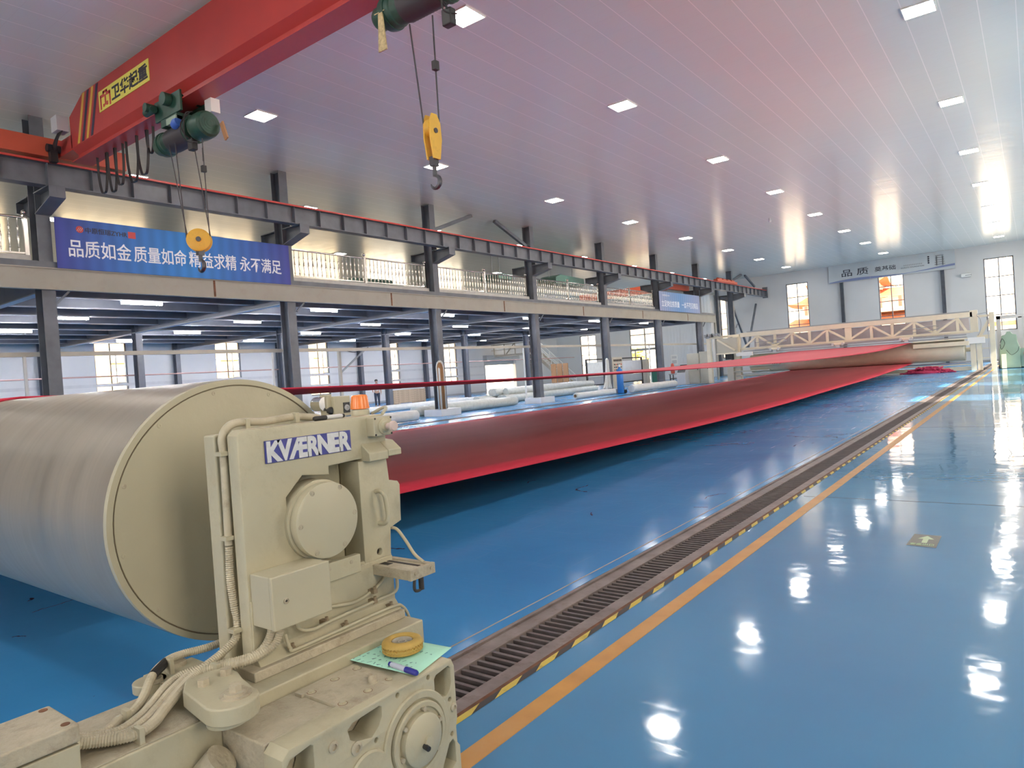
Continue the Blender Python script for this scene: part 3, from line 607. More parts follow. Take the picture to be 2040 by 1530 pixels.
# ceiling light panels
rows = [(-1.6, 'above the walkway'), (-8.5, 'above the red felt'), (-15.35, 'near the runway'), (-22.2, 'beyond the runway'), (-29.0, 'over mid mezzanine'), (-35.9, 'by the back wall')]
proto = None
NEAR = [10.5, 16.95, 23.95, 30.6, 37.3, 44.0, 50.3, 57.0]
for i, (x, nm) in enumerate(rows):
    for k, y in enumerate([-3.0, 3.7]+NEAR):
        lab = 'square ceiling light, %s from the far wall in the row %s' % (ORD[9-k], nm)
        if proto is None:
            proto = thing('ceiling_light', lab, 'light', (x, y, CEIL-.03), 'square ceiling light panels')
            b = MB()
            for p, q, r_, s_ in ((-.3, .3, -.3, -.28), (-.3, .3, .28, .3), (-.3, -.28, -.28, .28), (.28, .3, -.28, .28)): b.box(x+p, x+q, y+r_, y+s_, CEIL-.03, CEIL-.001)
            b.build('frame', M['white_p'], proto)
            MB().box(x-.28, x+.28, y-.28, y+.28, CEIL-.022, CEIL-.005).build('diffuser', M['light'], proto)
        else: dup(proto, Vector((x, y, CEIL-.03))-proto.location, lab)
# crane runway beam
RX = -18.2
rb = thing('crane_runway_beam', 'dark steel crane runway beam with a red rail on top', 'beam', (RX, 27, 6.57))
MB().box(RX-.006, RX+.006, -7.5, 60.6, 6.60, 7.10).build('web', M['steel'], rb)
MB().box(RX-.15, RX+.15, -7.5, 60.6, 6.575, 6.60).build('lower_flange', M['steel'], rb)
MB().box(RX-.17, RX+.17, -7.5, 60.6, 7.10, 7.13).build('upper_flange', M['steel'], rb)
MB().box(RX-.035, RX+.035, -7.5, 60.6, 7.13, 7.19).box(RX+.13, RX+.176, -7.5, 60.6, 7.10, 7.15).build('crane_rail', M['rail_red'], rb)
sp = None
for k in range(70):
    y = -6.9+.963*k
    if sp is None: sp = MB().box(RX+.006, RX+.13, y-.008, y+.008, 6.60, 7.10).build('stiffener', M['steel'], rb)
    else:
        o = sp.copy(); COL.objects.link(o); o.parent = rb; o.location = (0, .963*k, 0)
MB().box(RX-.2, RX+.2, 60.6, 60.75, 6.5, 7.42).build('end_stop', M['steel'], rb)
# inclined braces between the column heads
for i, (p, q) in enumerate((((-19.1, 20.6, 7.45), (-19.1, 23.1, 8.40)), ((-19.1, 27.2, 7.45), (-19.1, 24.7, 8.40)),
        ((-19.1, 54.7, 7.6), (-19.1, 57.6, 8.4)), ((-19.1, 61.0-.2, 7.6), (-19.1, 58.4, 8.4)), ((-19.1, 54.7, 6.1), (-19.1, 57.9, 2.4)), ((-19.1, 60.9, 6.1), (-19.1, 58.2, 2.4)))):
    o = MB().bar(p, q, .14, .14).build('steel_brace', M['steel'])
    tag(reorigin(o, p), ['diagonal brace rising from the third edge column to the ceiling', 'diagonal brace rising from the fourth edge column to the ceiling', 'short brace under the ceiling at the eighth edge column', 'short brace under the ceiling at the last edge column',
        'diagonal brace running down from the eighth edge column', 'diagonal brace running down from the last edge column'][i], 'brace', None, 'structure')
# railings of the mezzanine
BAL = [(.016, 0), (.016, .05), (.030, .08), (.016, .11), (.013, .20), (.026, .30), (.034, .36), (.026, .42), (.014, .50), (.020, .56), (.028, .60), (.016, .64), (.013, .72), (.014, .82)]
balm = None
RLAB = {-1: 'stainless baluster railing left of the big blue banner', 1: 'stainless baluster railing right of the big blue banner', 2: 'stainless baluster railing between the third and fourth edge columns',
        3: 'stainless baluster railing between the fourth and fifth edge columns', 4: 'stainless baluster railing left of the small far blue banner'}
for k in (-1, 1, 2, 3, 4):
    ya = 6.7+6.85*k+.25; yb = ya+6.85-.5; x = -19.2
    r = thing('balcony_railing', RLAB[k], 'railing', (x, (ya+yb)/2, 4.93))
    MB().box(x-.12, x+.12, ya, yb, 4.93, 5.10).build('kerb', M['concrete'], r)
    MB().cyl((x, ya, 6.02), (x, yb, 6.02), .028, n=10).build('top_rail', M['inox'], r, smooth=40)
    MB().box(x-.02, x+.02, ya, yb, 5.14, 5.18).build('bottom_rail', M['inox'], r)
    for y in (ya+.04, (ya+yb)/2, yb-.04):
        b = MB().box(x-.045, x+.045, y-.045, y+.045, 5.10, 6.08); b.sphere((x, y, 6.15), .065); b.build('rail_post', M['inox'], r, smooth=35)
    n = 34
    for j in range(n):
        y = ya+.2+(yb-ya-.4)*j/(n-1)
        if abs(y-(ya+yb)/2) < .08: continue
        if balm is None:
            o = MB().lathe(BAL, (x, y, 5.18), n=8).build('baluster', M['inox'], r, smooth=50); balm = o.data; off = Vector((x, y, 0))-r.location; ref = (y, r.location.y)
        else:
            o = bpy.data.objects.new('baluster', balm); COL.objects.link(o); o.parent = r; o.location = (0, (y-r.location.y)-(ref[0]-ref[1]), 0)
# banners
def flag(name, x, y0, y1, z0, z1, label, m):
    r = thing(name, label, 'banner', (x, (y0+y1)/2, z0)); MB().box(x-.02, x, y0, y1, z0, z1).build('printed_sheet', m, r); return r
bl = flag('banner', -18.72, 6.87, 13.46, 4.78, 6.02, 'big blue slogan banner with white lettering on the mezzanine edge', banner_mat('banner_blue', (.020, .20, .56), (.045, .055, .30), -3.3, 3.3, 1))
for y0, y1, ph in ((7.14, 8.62, '品质如金'), (8.68, 10.10, '质量如命'), (10.17, 11.61, '精益求精'), (11.72, 13.14, '永不满足')):
    text('lettering', ph, M['text_white'], bl, (-18.717, y0, 5.08), (0, 1, 0), (0, 0, 1), .44, y1-y0, bold=.010)
text('company_name', '中原恒瑞ZYHR', M['text_dark'], bl, (-18.717, 7.55, 5.70), (0, 1, 0), (0, 0, 1), .15, 1.0, bold=.012)
b = MB(); b.cyl((-18.72, 7.42, 5.775), (-18.715, 7.42, 5.775), .085, n=20); b.build('emblem', M['text_red'], bl)
b = MB()
for a in (-.04, 0, .04): b.bar((-18.713, 7.42+a-.03, 5.73), (-18.713, 7.42+a+.03, 5.82), .012, .004)
b.build('emblem_bars', M['text_white'], bl)
MB().box(-18.72, -18.716, 8.57, 8.76, 5.69, 5.86).build('emblem_seal', M['text_red'], bl)
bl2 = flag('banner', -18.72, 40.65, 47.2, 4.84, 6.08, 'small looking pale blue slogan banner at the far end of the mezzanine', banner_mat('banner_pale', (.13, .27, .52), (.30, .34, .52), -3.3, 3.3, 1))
for y0, y1, ph in ((40.95, 43.7, '立足岗位抓质量'), (44.05, 46.85, '一丝不苟见精品')):
    text('lettering', ph, M['text_white'], bl2, (-18.717, y0, 5.12), (0, 1, 0), (0, 0, 1), .40, y1-y0, bold=.007)
text('company_name', '中原恒瑞ZYHR', M['text_white'], bl2, (-18.717, 41.1, 5.78), (0, 1, 0), (0, 0, 1), .12, 1.1)
# far wall banner
fbz = mat('banner_sky', (.52, .56, .58), .5, var=.08, vscale=.6)
r = thing('banner', 'long pale sky blue slogan board high on the far wall', 'banner', (-8.75, 60.9, 7.05))
MB().box(-13.12, -4.42, 60.86, 60.92, 7.03, 8.42).build('printed_sheet', fbz, r)
MB().box(-13.16, -4.38, 60.855, 60.93, 8.40, 8.435).box(-10.1, -10.08, 60.85, 60.86, 7.03, 8.42).box(-8.06, -8.04, 60.85, 60.86, 7.03, 8.42).build('edge_strip', M['grey_l'], r)
wv = MB(); N = 40; pts = []
for i in range(N+1):
    t = i/N; pts.append((-13.1+8.66*t, 7.10+.10*math.sin(t*7.5)+.22*t))
wv.prism(pts+[(-4.44, 7.06+.2), (-8.5, 7.05), (-13.1, 7.05)], 'y', 60.85, 60.86); wv.build('blue_wave', mat('wave_blue', (.20, .24, .42), .5), r)
text('large_lettering', '品 质', M['text_dark'], r, (-12.15, 60.853, 7.44), (1, 0, 0), (0, 0, 1), .56, 1.95, bold=.008)
text('small_lettering', '奠基础', M['text_dark'], r, (-9.75, 60.853, 7.52), (1, 0, 0), (0, 0, 1), .38, 1.45, bold=.008)
text('subtitle', 'QUALITY FOUNDATION', M['text_dark'], r, (-7.95, 60.853, 7.47), (1, 0, 0), (0, 0, 1), .11, 1.55)
for i in range(11): MB().box(-7.75+.115*i, -7.68+.115*i, 60.85, 60.861, 7.66, 7.75).build('small_character', M['grey'], r)
for i in range(4): MB().cyl((-6.1, 60.862, 7.68+.15*i), (-6.1, 60.85, 7.68+.15*i), .065, n=14).build('seal_dot', M['text_dark'], r)
b = MB()
for i in range(5): b.box(-5.72+.02*i, -5.05-.02*i, 60.846, 60.856, 7.45+.16*i, 7.53+.16*i)
b.box(-5.62, -5.54, 60.846, 60.856, 7.4, 8.1); b.box(-5.23, -5.15, 60.846, 60.856, 7.4, 8.1); b.build('tower_drawing', M['grey'], r)
# pipes under the mezzanine
o = MB().box(-19.62, -19.52, -4, 50.0, 2.69, 2.80).build('conduit_rail', M['beige_pale']); tag(reorigin(o, (-19.57, 23, 2.75)), 'beige horizontal rail running behind the edge columns', 'rail')
for y in (6.3, 13.15, 26.9, 40.5): MB().box(-19.60, -19.54, y-.03, y+.03, 0, 2.69).build('support_post', M['white_p'], o)
o = MB().cyl((-29.75, -4, 2.50), (-29.75, 47.8, 2.50), .03, n=8).build('water_pipe', mat('pipe_pink', (.55, .34, .30), .5)); tag(reorigin(o, (-29.75, 22, 2.5)), 'thin pinkish pipe running along the middle column row', 'pipe')

# ------------------------------------------------------------------ overhead crane with two hoists
GY0, GY1 = 6.82, 7.20; GX0, GX1 = -17.3, 3.4
cr = thing('overhead_crane', 'red overhead travelling crane bridge with a yellow name plate', 'crane', (-18.2, 7, 7.2))
b = MB()
gp = [(GX0, 7.28), (GX0, 8.0), (GX0+.75, 8.33), (GX1-.75, 8.33), (GX1, 8.0), (GX1, 7.28)]
b.prism(gp, 'y', GY0, GY1); b.build('box_girder', M['crane'], cr, bevel=.006)
b = MB(); yc = (GY0+GY1)/2
b.prism([(GY0, 7.28), (GY1, 7.28), (yc+.06, 7.16), (yc+.06, 7.02), (yc-.06, 7.02), (yc-.06, 7.16)], 'x', GX0+.02, GX1-.02)
b.prism([(GY0-.02, 6.96), (GY0-.02, 6.985), (yc-.03, 7.05), (yc+.03, 7.05), (GY1+.02, 6.985), (GY1+.02, 6.96)], 'x', GX0+.02, GX1-.02)
b.build('lower_flange', M['crane'], cr)
b = MB().box(-18.36, -18.04, 4.6, 8.35, 7.24, 7.68); b.build('end_carriage', M['red_orange'], cr, bevel=.01)
b = MB()
for y in (4.9, 8.05): b.cyl((-18.3, y, 7.24+.05), (-18.1, y, 7.29), .12, n=20)
b.build('travel_wheel', M['dark'], cr)
b = MB().box(-18.04, GX0+.05, GY0, GY1, 7.25, 7.6); b.build('girder_link', M['crane'], cr)
b = MB().box(3.2, 3.52, 4.6, 8.35, 7.24, 7.68); b.build('end_carriage', M['red_orange'], cr, bevel=.01)
b = MB().box(-17.62, -17.30, 6.55, 6.80, 7.66, 8.0); b.build('electrical_box', M['grey_l'], cr, bevel=.008)
b = MB()
for k in range(7): b.tube(smooth_path([(-17.55+.04*k, 6.66, 7.67), (-17.6+.03*k, 6.6, 7.5), (-17.78+.02*k, 6.62, 7.42-.02*k), (-17.95, 6.7, 7.52)], 4), .014, 6)
b.cyl((-17.95, 6.55, 7.42), (-17.95, 6.85, 7.42), .09).box(-18.02, -17.88, 6.6, 6.75, 7.10, 7.4); b.build('travel_motor', M['black'], cr)
b = MB().box(-18.33, -18.03, 5.25, 5.55, 7.40, 7.62).cyl((-18.04, 5.4, 7.5), (-17.94, 5.4, 7.5), .10); b.build('buffer_unit', M['dark'], cr)
for i, x in enumerate((-16.95, -16.72, -16.49, -16.26)):
    MB().prism([(x, 7.30), (x+.115, 7.30), (x+.115+.42, 8.31), (x+.42, 8.31)], 'y', GY0-.004, GY0+.001).build('hazard_stripe', M['yel_stripe'] if i % 2 == 0 else M['navy'], cr)
npl = MB().box(-15.73, -13.5, GY0-.012, GY0-.001, 7.66, 8.09).build('name_plate', M['label_y'], cr)
text('plate_lettering', '卫华起重', M['text_dark'], npl, (-15.12, GY0-.013, 7.715), (1, 0, 0), (0, 0, 1), .32, 1.56, bold=.03)
b = MB()
for x0, x1, z0, z1 in ((-15.66, -15.60, 7.69, 7.97), (-15.23, -15.17, 7.69, 7.97), (-15.66, -15.52, 7.93, 7.99), (-15.31, -15.17, 7.93, 7.99), (-15.52, -15.46, 7.93, 8.04), (-15.37, -15.31, 7.93, 8.04), (-15.52, -15.31, 8.0, 8.05),
        (-15.445, -15.385, 7.74, 7.96), (-15.53, -15.46, 7.72, 7.78), (-15.37, -15.30, 7.72, 7.80)): b.box(x0, x1, GY0-.016, GY0-.011, z0, z1)
b.build('plate_emblem', M['text_red'], npl)
# festoon cable loops under the bridge
fest = [(-16.6, -16.15, 6.12), (-16.1, -15.7, 6.05), (-15.75, -15.35, 6.12), (-15.2, -14.7, 6.05), (-14.72, -14.25, 6.10), (-14.3, -14.0, 6.45)]
for x0, x1, z in fest:
    w = (x1-x0)
    pts = [(x0, 7.06, 6.98), (x0+.02, 7.06, 6.98-(6.98-z)*.55), (x0+w*.25, 7.06, z+.05), (x0+w*.5, 7.06, z), (x0+w*.75, 7.06, z+.05), (x1-.02, 7.06, 6.98-(6.98-z)*.55), (x1, 7.06, 6.98)]
    sp_ = smooth_path(pts, 6); o_ = MB()
    for p, q in zip(sp_[:-1], sp_[1:]): o_.bar(p, q, .014, .05, up=(0, 1, 0))
    o_.build('festoon_cable', M['black'], cr)

def hook_mesh(b, c, s):
    pts = []
    for i in range(15):
        a = PI*.5+PI*1.45*(-1)*i/14; pts.append((c[0]+s*.8*math.cos(a)*1.0, c[1], c[2]+s*.8*math.sin(a)))
    rs = [s*(.20+.10*math.sin(PI*min(i/11, 1))) if i < 12 else s*(.24-.06*(i-11)) for i in range(15)]
    b.tube([(c[0], c[1], c[2]+s*1.7)]+pts, [s*.22]+rs, 10); return b
def hoist(x, flip, label, hx, hz, lateral, z=6.42):
    """wire rope hoist under the bridge; drum axis runs along the hall-cross direction"""
    y = 7.01
    h = thing('electric_hoist', label, 'hoist', (x, y, 6.96))
    d = -1 if flip else 1
    MB().lathe([(.20, -.62), (.22, -.6), (.22, -.5), (.205, -.48), (.205, .36), (.24, .40), (.24, .46)], (x, y, z), (d, 0, 0), 28).build('rope_drum_casing', M['green'], h, smooth=35)
    MB().lathe([(.212, -.36)]+[(.212+(.012 if k % 2 else 0), -.35+.03*k) for k in range(22)]+[(.212, .32)], (x, y, z), (d, 0, 0), 28).build('wound_rope', M['rope'], h, smooth=50)
    mo = MB().lathe([(.15, .46), (.17, .5), (.225, .56), (.25, .64), (.25, .86), (.235, .90), (.235, .92), (.20, .95), (.15, .952), (.03, .953)], (x, y, z), (d, 0, 0), 30).build('hoist_motor', M['green'], h, smooth=35)
    b = MB()
    for k in range(4): b.lathe([(.20-.045*k, .955), (.20-.045*k, .968+.006*k), (.18-.045*k, .970+.006*k)], (x, y, z), (d, 0, 0), 26)
    b.build('fan_cowl_ring', M['green'], mo)
    MB().lathe([(.05, -.92), (.13, -.91), (.16, -.86), (.16, -.74), (.22, -.70), (.235, -.64), (.235, -.58)], (x, y, z), (d, 0, 0), 26).build('gear_housing', M['green'], h, smooth=35)
    b = MB()
    for k in range(4):
        for sx in (-1, 1): b.cyl((x+sx*.33, y+(-.16+.02 if k % 2 else .14), 7.02+.0*k), (x+sx*.33, y+(-.24 if k % 2 else .22), 7.02), .075)
    b.box(x-.48, x+.48, y-.26, y-.22, 6.74, 7.12).box(x-.48, x+.48, y+.22, y+.26, 6.74, 7.12).box(x-.30, x+.30, y-.25, y+.25, 6.60, 6.76)
    b.cyl((x-.42, y-.28, 6.98), (x-.42, y-.48, 6.98), .085).cyl((x-.62, y-.36, 6.94), (x-.3, y-.36, 6.94), .07).cyl((x+.1, y-.27, 7.02), (x+.1, y-.40, 7.02), .12)
    b.build('trolley', M['green'], h, bevel=.005)
    MB().box(x-.06, x+.30, y-.27, y-.14, 6.58, 6.70).build('rope_guide_bar', M['green_pale'], h)
    if not flip: MB().lathe([(.02, -.11), (.08, -.09), (.10, 0), (.08, .09), (.02, .10)], (x+.22, y-.22, 6.56), (1, 0, .2), 16).build('motor_cap', M['blue_cap'], h, smooth=50)
    MB().box(x+d*.64, x+d*.86, y+.12, y+.30, 6.70, 6.96).build('control_box', M['white_p'], h, bevel=.006)
    MB().box(x+d*.40, x+d*.56, y-.14, y-.02, 6.02, 6.24).build('limit_switch', M['black'], h, bevel=.02)
    b = MB().tube(smooth_path([(x+d*.55, y-.12, 6.72), (x+d*.45, y-.26, 6.5), (x+d*.5, y-.25, 6.3), (x+d*.52, y-.1, 6.2)], 6), .014, 6)
    b.tube(smooth_path([(x+d*.5, y-.05, 6.75), (x+d*.62, y-.27, 6.6), (x+d*.5, y-.22, 6.2), (x+d*.6, y-.05, 6.15)], 6), .012, 6); b.build('control_cable', M['black'], h)
    # ropes to the hook block
    r = .17
    for xx, yy, xb, yb in lateral: MB().tube([(xx, yy, 6.28), (xb, yb, hz+.02)], .011, 6).build('wire_rope', M['rope'], h)
    w = MB().tube([(lateral[-1][0], lateral[-1][1]-.01, 6.0), (lateral[-1][0]+.0, lateral[-1][1]-.01, 5.75)], .008, 6); w.box(lateral[-1][0]-.035, lateral[-1][0]+.035, lateral[-1][1]-.05, lateral[-1][1]+.03, 5.55, 5.67)
    w.build('limit_weight', M['black'], h, bevel=.006)
    return h
h1 = hoist(-12.80, False, 'green electric hoist with blue cap and round yellow hook block, nearer the banner', -12.5, 4.40, [(-13.02, 6.85, -12.65, 6.88), (-12.80, 6.85, -12.55, 6.80), (-12.34, 6.95, -12.42, 7.21), (-12.02, 6.95, -12.32, 7.13)])
hb = MB()
for s in (-1, 1): hb.lathe([(.02, -.028), (.19, -.026), (.215, -.018), (.215, .012), (.19, .026), (.05, .03)], (-12.48+s*.05, 7.01-s*.045, 4.38+.0*s), (.80, -.60, .05), 30)
hb = hb.build('sheave_cover', M['yellow'], h1, smooth=35)
MB().cyl((-12.58, 7.085, 4.375), (-12.375, 6.93, 4.388), .045).build('axle_pin', M['hook'], hb)
b = MB().box(-12.53, -12.43, 6.95, 7.07, 4.10, 4.24); b.cyl((-12.48, 7.01, 3.98), (-12.48, 7.01, 4.14), .035); hook_mesh(b, (-12.48, 7.01, 3.90), .13); b.build('hook', M['hook'], hb, smooth=40)
MB().bar((-11.75, 7.2, 6.45), (-11.62, 7.2, 6.12), .10, .03, up=(0, 1, 0)).build('pendant_pouch', M['brown'], h1)
h2 = hoist(-6.35, False, 'green electric hoist with narrow yellow hook block at the top of the picture', -6.4, 4.85, [(-6.55, 6.9, -6.42, 6.9), (-6.17, 6.95, -6.32, 7.1)], 6.62)
hb = MB()
for s in (-1, 1):
    hb.prism([(6.93+.0, 4.42), (6.89, 4.70), (6.90, 4.92), (6.95, 5.03), (7.05, 5.03), (7.11, 4.92), (7.12, 4.70), (7.07, 4.42)], 'x', -6.37+s*.055-.012, -6.37+s*.055+.012)
hb.cyl((-6.42, 7.0, 4.85), (-6.32, 7.0, 4.85), .12, n=20)
hb = hb.build('sheave_cover', M['yellow'], h2, bevel=.006)
MB().cyl((-6.45, 7.0, 4.80), (-6.29, 7.0, 4.80), .035).build('axle_pin', M['hook'], hb)
b = MB().box(-6.41, -6.33, 6.95, 7.05, 4.33, 4.46); b.cyl((-6.37, 7.0, 4.2), (-6.37, 7.0, 4.36), .03); hook_mesh(b, (-6.37, 7.0, 4.12), .105); b.build('hook', M['hook'], hb, smooth=40)
b = MB().prism([(-7.02, 6.55), (-6.94, 6.55), (-6.90, 6.03), (-7.06, 6.03)], 'y', 6.78, 6.80).box(-7.1, -6.9, 6.785, 6.79, 6.56, 6.57); b.build('pendant_pouch', mat('pouch_tan', (.50, .40, .20), .6, var=.3, vscale=20), h2)

# ------------------------------------------------------------------ red felt stretched between the two rolls
RC = (1.516, .993); RR = .506; FC = (44.0, 1.10); FR = .57
up = [(1.516, 1.507), (3.4, 1.452), (5, 1.415), (7, 1.375), (10, 1.338), (14, 1.30), (17, 1.28), (20, 1.27), (24, 1.285), (28, 1.325), (32, 1.38), (36, 1.45), (40, 1.55), (44, 1.678)]
lo = [(44, .522), (39, .435), (34, .375), (30, .335), (26, .305), (22, .27), (18, .247), (15, .25), (12, .265), (9, .302), (7, .335), (4.5, .39), (3, .43), (1.516, .479)]
def path2(ps, n): return [(p.x, p.y) for p in smooth_path([(a, b, 0) for a, b in ps], n)]
loop = path2(up, 6)
loop += [(FC[0]+(FR+.008)*math.sin(PI*i/16), FC[1]+(FR+.008)*math.cos(PI*i/16)) for i in range(1, 16)]
loop += path2(lo, 6)
loop += [(RC[0]-(RR+.008)*math.sin(PI*i/20), RC[1]-(RR+.008)*math.cos(PI*i/20)) for i in range(1, 20)]
NX = 14; vs = []; fs = []
for (y, z) in loop:
    xr = -4.78-.0153*y; xl = -12.6+.014*y
    for j in range(NX+1):
        t = j/NX; x = xr+(xl-xr)*t
        w = math.sin(PI*min(max((y-1.6)/42, 0), 1)); sag = .02*w*math.sin(t*5.0+y*.16)+.012*w*math.sin(t*9+y*.33)
        vs.append((x, y, z+sag))
n = len(loop)
for i in range(n):
    for j in range(NX):
        a = i*(NX+1)+j; c = ((i+1) % n)*(NX+1)+j; fs.append((a, a+1, c+1, c))
ft = MB().add(vs, fs).build('felt_belt', M['felt'], smooth=60)
sm = ft.modifiers.new('thickness', 'SOLIDIFY'); sm.thickness = .012; sm.offset = 0
tag(reorigin(ft, (-8.7, 22, .25)), 'wide endless red felt stretched through the hall between two rollers', 'felt belt')

# ------------------------------------------------------------------ machine at the far end
fm = thing('felt_finishing_machine', 'cream felt finishing machine with a long truss at the far end of the red felt', 'machine', (-8.7, 44, 0))
MY = 43.55
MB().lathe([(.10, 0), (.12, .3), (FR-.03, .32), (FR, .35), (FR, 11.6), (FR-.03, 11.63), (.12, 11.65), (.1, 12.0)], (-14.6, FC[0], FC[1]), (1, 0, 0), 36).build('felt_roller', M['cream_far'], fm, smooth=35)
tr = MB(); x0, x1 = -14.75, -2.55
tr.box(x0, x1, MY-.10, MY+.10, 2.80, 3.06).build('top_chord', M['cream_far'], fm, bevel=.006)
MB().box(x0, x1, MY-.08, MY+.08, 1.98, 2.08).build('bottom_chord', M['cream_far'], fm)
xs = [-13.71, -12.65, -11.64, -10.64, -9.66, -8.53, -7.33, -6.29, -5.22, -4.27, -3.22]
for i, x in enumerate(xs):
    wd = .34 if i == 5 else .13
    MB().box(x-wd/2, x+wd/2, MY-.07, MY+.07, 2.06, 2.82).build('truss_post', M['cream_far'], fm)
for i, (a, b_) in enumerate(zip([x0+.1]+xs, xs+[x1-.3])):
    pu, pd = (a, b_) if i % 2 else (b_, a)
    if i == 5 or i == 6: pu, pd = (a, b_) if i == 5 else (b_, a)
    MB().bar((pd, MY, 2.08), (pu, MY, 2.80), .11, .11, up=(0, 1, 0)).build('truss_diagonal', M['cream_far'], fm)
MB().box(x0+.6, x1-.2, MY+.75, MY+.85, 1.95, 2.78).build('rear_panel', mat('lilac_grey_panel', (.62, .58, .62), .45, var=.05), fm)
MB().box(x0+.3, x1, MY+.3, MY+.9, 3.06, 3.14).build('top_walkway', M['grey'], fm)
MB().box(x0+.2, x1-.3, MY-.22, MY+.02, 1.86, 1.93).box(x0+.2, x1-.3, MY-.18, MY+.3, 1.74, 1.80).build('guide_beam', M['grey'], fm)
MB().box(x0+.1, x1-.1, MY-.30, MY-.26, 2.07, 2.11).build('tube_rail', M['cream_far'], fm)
for x, w in ((-12.6, .55), (-9.05, .62), (-5.6, .6)):
    c = MB().box(x-w/2, x+w/2, MY-.42, MY-.12, 1.86, 2.02).build('trim_carriage', M['cream_far'], fm, bevel=.01)
    b = MB()
    for s in (-1, 1): b.cyl((x+s*w*.42, MY-.45, 1.90), (x+s*w*.42, MY-.1, 1.90), .075)
    b.box(x-.1, x+.1, MY-.40, MY-.2, 1.74, 1.86); b.build('carriage_wheel', M['grey_l'], c)
for xa in (-12.9, -5.0):
    MB().tube(smooth_path([(xa-.9, MY-.2, 2.38), (xa, MY-.2, 2.42), (xa+.75, MY-.2, 2.5), (xa+.95, MY-.2, 2.40), (xa+.8, MY-.2, 2.30), (xa-.3, MY-.2, 2.22)], 6), .02, 6).build('air_hose', M['grey'], fm)
# bed below the roller and table right of the felt
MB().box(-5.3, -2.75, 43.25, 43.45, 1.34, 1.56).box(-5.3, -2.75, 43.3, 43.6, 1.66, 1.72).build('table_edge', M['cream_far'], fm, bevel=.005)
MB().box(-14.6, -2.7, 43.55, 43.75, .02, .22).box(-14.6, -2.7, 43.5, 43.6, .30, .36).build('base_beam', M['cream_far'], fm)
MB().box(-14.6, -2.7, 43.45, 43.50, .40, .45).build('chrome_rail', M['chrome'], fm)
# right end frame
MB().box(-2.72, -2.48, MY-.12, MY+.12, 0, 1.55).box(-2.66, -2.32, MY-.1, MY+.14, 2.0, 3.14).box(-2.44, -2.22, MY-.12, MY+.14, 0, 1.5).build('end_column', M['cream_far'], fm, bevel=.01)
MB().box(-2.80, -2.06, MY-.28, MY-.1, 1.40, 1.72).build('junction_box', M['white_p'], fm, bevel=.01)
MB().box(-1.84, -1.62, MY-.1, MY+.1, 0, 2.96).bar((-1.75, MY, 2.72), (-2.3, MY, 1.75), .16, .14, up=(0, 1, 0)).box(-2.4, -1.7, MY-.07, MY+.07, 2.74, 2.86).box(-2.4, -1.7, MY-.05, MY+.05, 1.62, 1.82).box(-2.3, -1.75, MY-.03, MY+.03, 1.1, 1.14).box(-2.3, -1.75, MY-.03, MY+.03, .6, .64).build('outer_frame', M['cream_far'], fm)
b = MB().tube(smooth_path([(-2.35, MY-.15, 2.9), (-1.95, MY-.15, 2.95), (-1.88, MY-.15, 2.7), (-1.9, MY-.15, 1.5), (-1.86, MY-.15, .3)], 6), .02, 6).tube(smooth_path([(-2.35, MY-.15, 2.85), (-2.2, MY-.15, 2.6), (-2.22, MY-.15, 2.1), (-2.35, MY-.15, 1.8)], 6), .018, 6); b.build('cable', M['grey'], fm)
# left end: tower, boxes, cabinets
MB().box(-15.2, -14.8, MY-.15, MY+.2, 0, 2.9).box(-16.95, -16.7, MY-.1, MY+.15, 0, 3.0).box(-16.95, -14.8, MY-.12, MY+.1, 2.85, 3.0).build('end_column', M['cream_far'], fm, bevel=.01)
MB().box(-16.15, -14.85, MY-.4, MY-.15, 1.86, 2.82).build('guard_box', mat('cream_grey', (.50, .47, .38), .45), fm, bevel=.01)
MB().bar((-16.1, MY-.45, 2.75), (-15.0, MY-.45, 2.0), .10, .06, up=(0, 1, 0)).box(-16.2, -14.8, MY-.46, MY-.41, 1.80, 1.88).build('box_brace', M['cream_far'], fm)
MB().box(-15.7, -15.25, MY-.3, MY, 1.45, 1.80).build('motor_block', M['black'], fm)
MB().box(-14.95, -13.95, MY-.45, MY-.25, 1.62, 1.86).build('cover_plate', M['white_p'], fm)
b = MB()
for i in range(7): b.box(-17.0+.16*i, -16.9+.16*i, MY-.3, MY-.15, 2.95+.05*(i % 3), 3.15+.05*(i % 2))
b.cyl((-16.8, MY-.3, 3.0), (-16.8, MY-.1, 3.0), .12).cyl((-16.5, MY-.3, 3.05), (-16.5, MY-.1, 3.05), .1); b.build('valve_cluster', M['grey'], fm)
MB().box(-15.6, -12.4, MY-.35, MY+.1, .95, 1.35).box(-15.5, -13.0, MY-.3, MY, .62, .70).box(-15.6, -15.2, MY-.35, MY, .05, .95).box(-15.1, -12.9, MY-.25, MY, .35, .42).build('left_bed', mat('cream_grey2', (.48, .45, .37), .5), fm)
b = MB().box(-13.2, -12.85, MY-.37, MY-.34, 1.02, 1.12)
for i in range(3): b.box(-12.8+.12*i, -12.74+.12*i, MY-.37, MY-.34, 1.0, 1.16)
b.build('switch_row', M['black'], fm)
